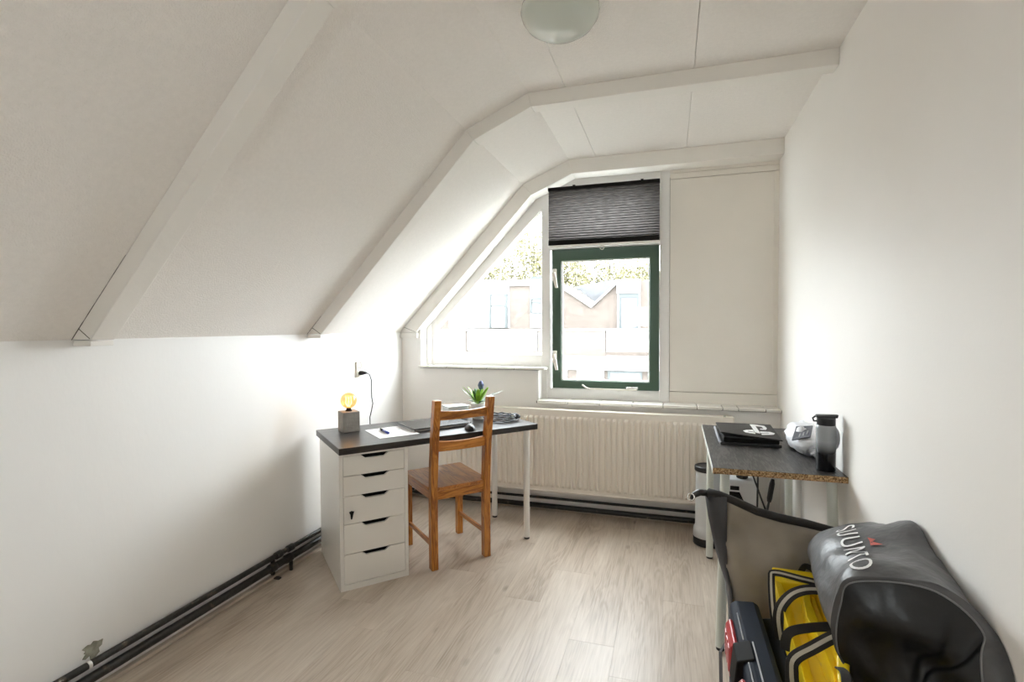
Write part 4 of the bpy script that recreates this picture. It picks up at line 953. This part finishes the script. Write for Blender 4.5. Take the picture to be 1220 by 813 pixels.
yloft('right_flap', [sec(0.225, 0.075, 0.10, 0.462, 0.470, 0.30), sec(0.05, 0.062, 0.098, 0.478, 0.486, 0.30), sec(-0.10, 0.044, 0.088, 0.486, 0.492, 0.30), sec(-0.22, 0.014, 0.044, 0.486, 0.490, 0.30), sec(-0.32, -0.010, 0.014, 0.474, 0.476, 0.30), sec(-0.42, -0.012, 0.012, 0.466, 0.468, 0.30)], 0.004)
yloft('front_fold', [sec(-0.13, 0.03, 0.075, 0.490, 0.490, 0.40), sec(-0.16, 0.020, 0.072, 0.505, 0.500, 0.40), sec(-0.21, 0.022, 0.066, 0.490, 0.492, 0.40)], 0.006)
def strap(pts, w=0.03, stripe=True, nrm=(-0.3, -0.2, 1)):
    # smooth the polyline
    P_ = [Vector(p) for p in pts]; out = []
    for i in range(len(P_) - 1):
        p0, p1, p2, p3 = P_[max(i-1, 0)], P_[i], P_[i+1], P_[min(i+2, len(P_)-1)]
        for k in range(5):
            t = k/5; out.append(0.5*((2*p1) + (p2-p0)*t + (2*p0 - 5*p1 + 4*p2 - p3)*t*t + (3*p1 - p0 - 3*p2 + p3)*t*t*t))
    out.append(P_[-1])
    st = MB().ribbon(out, nrm, w, 0.004).build('strap', 'blackweb', YC, bevel=0.001, segs=1)
    if stripe:
        n = Vector(nrm).normalized()*0.0012
        lab(MB().ribbon([p + n for p in out], nrm, w*0.32, 0.0036).build('stripe', 'webstripe', st), 'grey stripe along the strap')
    return st
strap([(-0.066, 0.075, 0.372), (-0.078, 0.085, 0.42), (-0.074, 0.15, 0.505), (-0.060, 0.165, 0.522), (0.02, 0.165, 0.512), (0.10, 0.150, 0.508)], 0.022, True, (-0.5, -0.6, 0.7))
strap([(-0.066, 0.03, 0.374), (-0.074, 0.03, 0.44), (-0.062, 0.04, 0.480), (-0.02, 0.075, 0.505), (0.04, 0.095, 0.515), (0.12, 0.090, 0.51)], 0.034, True, (-0.3, -0.5, 0.8))
strap([(-0.082, -0.10, 0.42), (-0.074, -0.095, 0.462), (-0.04, -0.088, 0.480), (0.03, -0.085, 0.497), (0.11, -0.09, 0.508)], 0.026, False, (-0.2, -0.6, 0.8))
strap([(-0.080, -0.20, 0.372), (-0.084, -0.20, 0.42), (-0.078, -0.20, 0.458), (-0.03, -0.175, 0.480), (0.025, -0.15, 0.505), (0.06, -0.14, 0.517), (0.12, -0.15, 0.512)], 0.034, True, (-0.3, -0.5, 0.8))
strap([(0.012, -0.25, 0.482), (0.014, -0.29, 0.492), (0.0, -0.35, 0.476)], 0.022, False, (0, 0, 1))
strap([(0.05, 0.315, 0.47), (0.065, 0.318, 0.492), (0.09, 0.31, 0.482)], 0.02, False, (0, 1, 0.2))

# ------------------------------------------------------------------ standing open roll-top bag
RT = thing('roll_top_bag', 'tall pale grey roll-top bag with charcoal side standing before the table legs', 'bag', (0.34, 2.10, 0))
def R_(p): return (p[0] - 0.34, p[1] - 2.10, p[2])
top = [(0.150, 2.125, 0.690), (0.19, 2.115, 0.690), (0.25, 2.105, 0.672), (0.32, 2.10, 0.645), (0.40, 2.10, 0.628), (0.48, 2.105, 0.616), (0.55, 2.11, 0.600), (0.60, 2.11, 0.590)]
def top_at(s):
    f = s*(len(top)-1); i = min(int(f), len(top)-2); t = f - i; return Vector(top[i]).lerp(Vector(top[i+1]), t)
sidep = [(0.690, 0.134, 0.208), (0.60, 0.147, 0.209), (0.50, 0.168, 0.208), (0.42, 0.189, 0.210), (0.34, 0.2135, 0.225), (0.26, 0.222, 0.236), (0.2, 0.226, 0.246), (0.10, 0.228, 0.25), (0.0, 0.232, 0.252)]
def edge_x(z, k):
    for a, b in zip(sidep, sidep[1:]):
        if b[0] <= z <= a[0]: t = (a[0]-z)/(a[0]-b[0]); return a[k] + (b[k]-a[k])*t
    return sidep[0][k] if z > 0.5 else sidep[-1][k]
def top_z(x):
    for a, b in zip(top, top[1:]):
        if a[0] <= x <= b[0]: return a[2] + (b[2]-a[2])*(x-a[0])/(b[0]-a[0])
    return top[-1][2] if x > 0.5 else top[0][2]
def panel(y0, y1, bulge, k, xr=0.60):
    rows = []
    for j in range(17):
        v = j/16; row = []
        for i in range(17):
            s = i/16; zt = top_z(0.206*(1-s) + xr*s if k == 2 else 0.150*(1-s) + xr*s); z = zt*(1-v)
            x = edge_x(z, k)*(1-s) + (xr - 0.02*v)*s
            f = math.sin(math.pi*min(1.0, v*1.25 + 0.02))
            y = y0*(1-v) + y1*v + bulge*f*(noise.noise(Vector((x*7, z*6, 1.7))) + 0.8*(0.3 - abs(noise.noise(Vector((x*9 + z*7, z*6, 4.4))))) + 0.35*(0.3 - abs(noise.noise(Vector((x*19 - z*10, z*11, 9.4)))))) + 0.012*f*math.sin(s*5 + v*4)
            row.append(R_((x, y, z)))
        rows.append(row)
    return rows
lab(MB().grid(panel(2.098, 2.07, 0.065, 2)).build('front_panel', 'bagbeige', RT, smooth=True, solid=0.002), 'pale grey crumpled front of the bag')
lab(MB().grid(panel(2.128, 2.15, 0.012, 1)).build('back_panel', 'bagdark', RT, smooth=True, solid=0.002), 'charcoal back of the bag')
rows = []
for z, xa, xb in sidep:
    f = 1 - z/0.69; rows.append([R_((xa, 2.128 + 0.018*f, z)), R_((xa*0.7 + xb*0.3, 2.117 + 0.006*f, z)), R_((xa*0.35 + xb*0.65, 2.104 - 0.012*f, z)), R_((xb + 0.003, 2.094 - 0.026*f, z))])
lab(MB().grid(rows).build('side_panel', 'bagdark', RT, smooth=True, solid=0.003), 'charcoal side of the bag')
tt = [R_(p) for p in [(0.138, 2.13, 0.680), (0.150, 2.128, 0.694)] + top[1:]]
MB().tube(tt, [0.011, 0.016] + [0.0155]*7, 10).build('roll_top', 'blackweb', RT, smooth=True)
bk = MB().tube([R_((0.085, 2.13, 0.660)), R_((0.092, 2.13, 0.676)), R_((0.115, 2.13, 0.690)), R_((0.14, 2.128, 0.690))], [0.008, 0.012, 0.014, 0.013], 8).build('strap_end', 'black', RT, smooth=True)
MB().tube([R_((0.082 + 0.013*math.cos(k*math.pi/6), 2.118 + 0.004*math.sin(k*math.pi/6), 0.672 + 0.013*math.sin(k*math.pi/6))) for k in range(12)], 0.003, 6, closed=True).build('buckle', 'chrome', RT, smooth=True)
MB().ribbon([R_(p) for p in ((0.234, 2.075, 0.235), (0.230, 2.03, 0.21), (0.205, 1.98, 0.20), (0.180, 1.95, 0.17), (0.178, 1.90, 0.08), (0.180, 1.82, 0.004), (0.19, 1.70, 0.003))], [(-1, -0.2, 0.3)]*5 + [(0, 0, 1)]*2, 0.025, 0.002).build('hanging_strap', 'bagdark', RT)

# ------------------------------------------------------------------ outside: terraces, gables, trees
gr = struct(MB().box(-60, 60, 5.0, 120, -6.2, -6.0).build('ground', 'ground'), 'street level ground between the houses', 'ground')
def house(name, label): return thing(name, label, 'house', (0, 0, 0))
H1 = house('terrace_house', 'pale brick terrace with white panels opposite the window')
MB().box(-14, -6.60, 16.0, 16.25, 0.50, 1.22).build('brick_parapet', 'brick', H1)
MB().box(-6.56, -4.12, 16.02, 16.12, 0.56, 1.20).build('white_panel', 'render', H1)
MB().box(-4.08, -1.93, 16.0, 16.25, 0.42, 1.22).build('brick_parapet', 'brick', H1)
MB().box(-1.90, 3.5, 16.02, 16.12, 0.56, 1.20).build('white_panel', 'render', H1)
MB().box(-14, 3.5, 15.95, 16.30, 1.22, 1.27).build('coping', 'render', H1)
MB().box(-14, 3.5, 14.6, 16.3, 0.30, 0.42).build('terrace_slab', 'render', H1)
MB().box(-14, 3.5, 14.55, 14.62, 0.10, 0.45).build('fascia', 'render', H1)
MB().box(-14, 3.5, 14.9, 15.1, -6.0, 0.12).build('lower_wall', 'brick', H1)
for a, b in ((-1.72, -0.75), (-2.62, -1.82), (-3.9, -2.9), (-5.5, -4.4), (-7.2, -6.2), (-0.6, 0.6)):
    f = MB().ring(a, b, -1.6, 0.06, a + 0.06, b - 0.06, -1.5, 0.0, 14.85, 14.93).build('window', 'extframe' if a > -2 else 'render', H1)
    MB().box(a + 0.05, b - 0.05, 14.89, 14.90, -1.52, 0.01).build('pane', 'extpane', f)
H2 = house('gabled_house', 'white-fronted house with balcony door seen through the slanted light')
MB().prism([(-9.6, -6), (-4.65, -6), (-4.65, 3.12), (-7.2, 3.12), (-9.6, 1.6)], 20.0, 25.0).build('wall', 'brick', H2)
MB().prism([(-10.0, 1.45), (-9.6, 1.40), (-7.15, 3.0), (-7.15, 3.25), (-7.3, 3.25)], 19.9, 20.1).build('verge_board', 'render', H2)
MB().box(-7.3, -4.66, 19.85, 20.1, 3.02, 3.25).build('fascia', 'render', H2)
MB().prism([(-9.0, 1.3), (-6.30, 1.3), (-6.30, 3.02), (-7.15, 3.02), (-9.0, 1.86)], 19.95, 20.02).build('white_cladding', 'render', H2)
MB().box(-5.42, -4.65, 19.95, 20.02, 1.3, 3.02).build('white_cladding', 'render', H2)
for a, b, c, d in ((-7.15, -6.38, 1.3, 2.72), (-5.40, -4.75, 1.9, 2.52)):
    f = MB().ring(a, b, c, d, a + 0.07, b - 0.10, c + 0.02, d - 0.08, 19.85, 19.96).build('balcony_door' if c < 1.5 else 'window', 'extframe', H2)
    MB().box(a + 0.05, b - 0.05, 19.92, 19.93, c, d).build('pane', 'render', f)
    MB().box(a + 0.08, b - 0.1, 19.88, 19.94, c + (d-c)*0.62, c + (d-c)*0.62 + 0.07).build('glazing_bar', 'extframe', f)
ch_ = MB().box(-5.70, -5.15, 21, 21.6, 3.1, 3.48).build('chimney', 'extframe', H2)
H3 = house('gabled_house', 'twin brick gables with a roof valley seen through the green casement')
MB().prism([(-4.65, -6), (4, -6), (4, 3.12), (-1.96, 3.12), (-3.0, 2.18), (-4.65, 3.30)], 20.4, 25.4).build('wall', 'brick', H3)
MB().prism([(-4.65, 3.30), (-3.0, 2.18), (-3.0, 2.09), (-4.65, 3.21)], 20.25, 20.5).build('verge_board', 'render', H3)
MB().prism([(-3.0, 2.18), (-1.96, 3.12), (-1.96, 3.03), (-3.0, 2.09)], 20.25, 20.5).build('verge_board', 'render', H3)
MB().prism([(-4.55, 3.3), (-2.95, 2.15), (-1.9, 3.05), (-2.6, 3.6)], 24.9, 25.0).build('far_roof', 'slateroof', H3)
MB().box(-1.98, -1.10, 20.1, 20.5, 2.62, 3.16).build('dormer_fascia', 'render', H3)
MB().box(-1.98, -1.10, 20.28, 20.42, 1.2, 2.62).build('white_cladding', 'render', H3)
f = MB().ring(-1.90, -1.16, 1.2, 2.60, -1.83, -1.23, 1.22, 2.46, 20.15, 20.28).build('balcony_door', 'extframe', H3)
MB().box(-1.85, -1.21, 20.22, 20.23, 1.2, 2.5).build('pane', 'extpane', f)
RF = thing('slate_roof_house', 'house with a long slate roof far to the left', 'house', (0, 0, 0))
MB().prism([(-15.5, -6), (-9.8, -6), (-9.8, 2.2), (-15.5, 2.2)], 24.5, 30).build('wall', 'brick', RF)
MB().hexa([(-15.8, 24.2, 2.1), (-9.6, 24.2, 2.1), (-9.6, 28, 4.0), (-15.8, 28, 4.0), (-15.8, 24.2, 2.2), (-9.6, 24.2, 2.2), (-9.6, 28, 4.1), (-15.8, 28, 4.1)]).build('roof', 'slateroof', RF)

def tree(label, x, y, h, r, n, seed):
    t = thing('tree', label, 'tree', (x, y, -6), group='trees beyond the houses')
    rnd = random.Random(seed); H = h + 6
    MB().tube([(0, 0, 0), (0.1, 0, H*0.4), (0.0, 0.1, H*0.75), (0.1, 0, H*0.95)], [0.28, 0.2, 0.12, 0.03], 8).build('trunk', 'treetrunk', t, smooth=True)
    br = MB()
    for k in range(10):
        a = rnd.random()*6.28; z = H*(0.45 + 0.045*k); e = Vector((math.cos(a)*r*0.7, math.sin(a)*r*0.7, z + r*0.5))
        br.tube([(0, 0, z), e*0.5 + Vector((0, 0, z*0.5 - 0.2)), e], [0.07, 0.05, 0.02], 5)
    b = br.build('branches', 'treetrunk', t); b['kind'] = 'stuff'
    m = MB()
    for k in range(n):
        while True:
            d = Vector((rnd.uniform(-1, 1), rnd.uniform(-1, 1), rnd.uniform(-1, 1)))
            if d.length < 1 and d.length > 0.2: break
        if noise.noise(d*2.4 + Vector((seed, 0, 0))) < -0.12: continue
        c = Vector((d.x*r, d.y*r, H*0.70 + d.z*H*0.30)); s = rnd.uniform(0.08, 0.16)
        u = Vector((rnd.gauss(0,1), rnd.gauss(0,1), rnd.gauss(0,1))).normalized(); w = u.orthogonal().normalized()
        vs = [m.bm.verts.new(c + q) for q in (-u*s, w*s*0.55, u*s, -w*s*0.55)]; m.bm.faces.new(vs)
    o = m.build('foliage', 'treeleaf', t); o['kind'] = 'stuff'
for i, (x, y, h, r, l) in enumerate((
    (-13.5, 34, 7.6, 2.6, 'leafy tree outside at the low tip of the slanted light, above the slate roof'),
    (-10.6, 40, 9.6, 2.9, 'tallest leafy tree outside, standing behind the white-fronted house'),
    (-7.2, 35, 7.4, 2.2, 'leafy tree outside behind the chimney, cut by the white mullion'),
    (-4.6, 41, 7.2, 2.7, 'leafy tree outside above the roof valley, seen through the green casement'),
    (-1.9, 36, 6.0, 2.3, 'low leafy tree outside above the right gable, seen through the green casement'))):
    tree(l, x, y, h, r, 12000, i + 3)
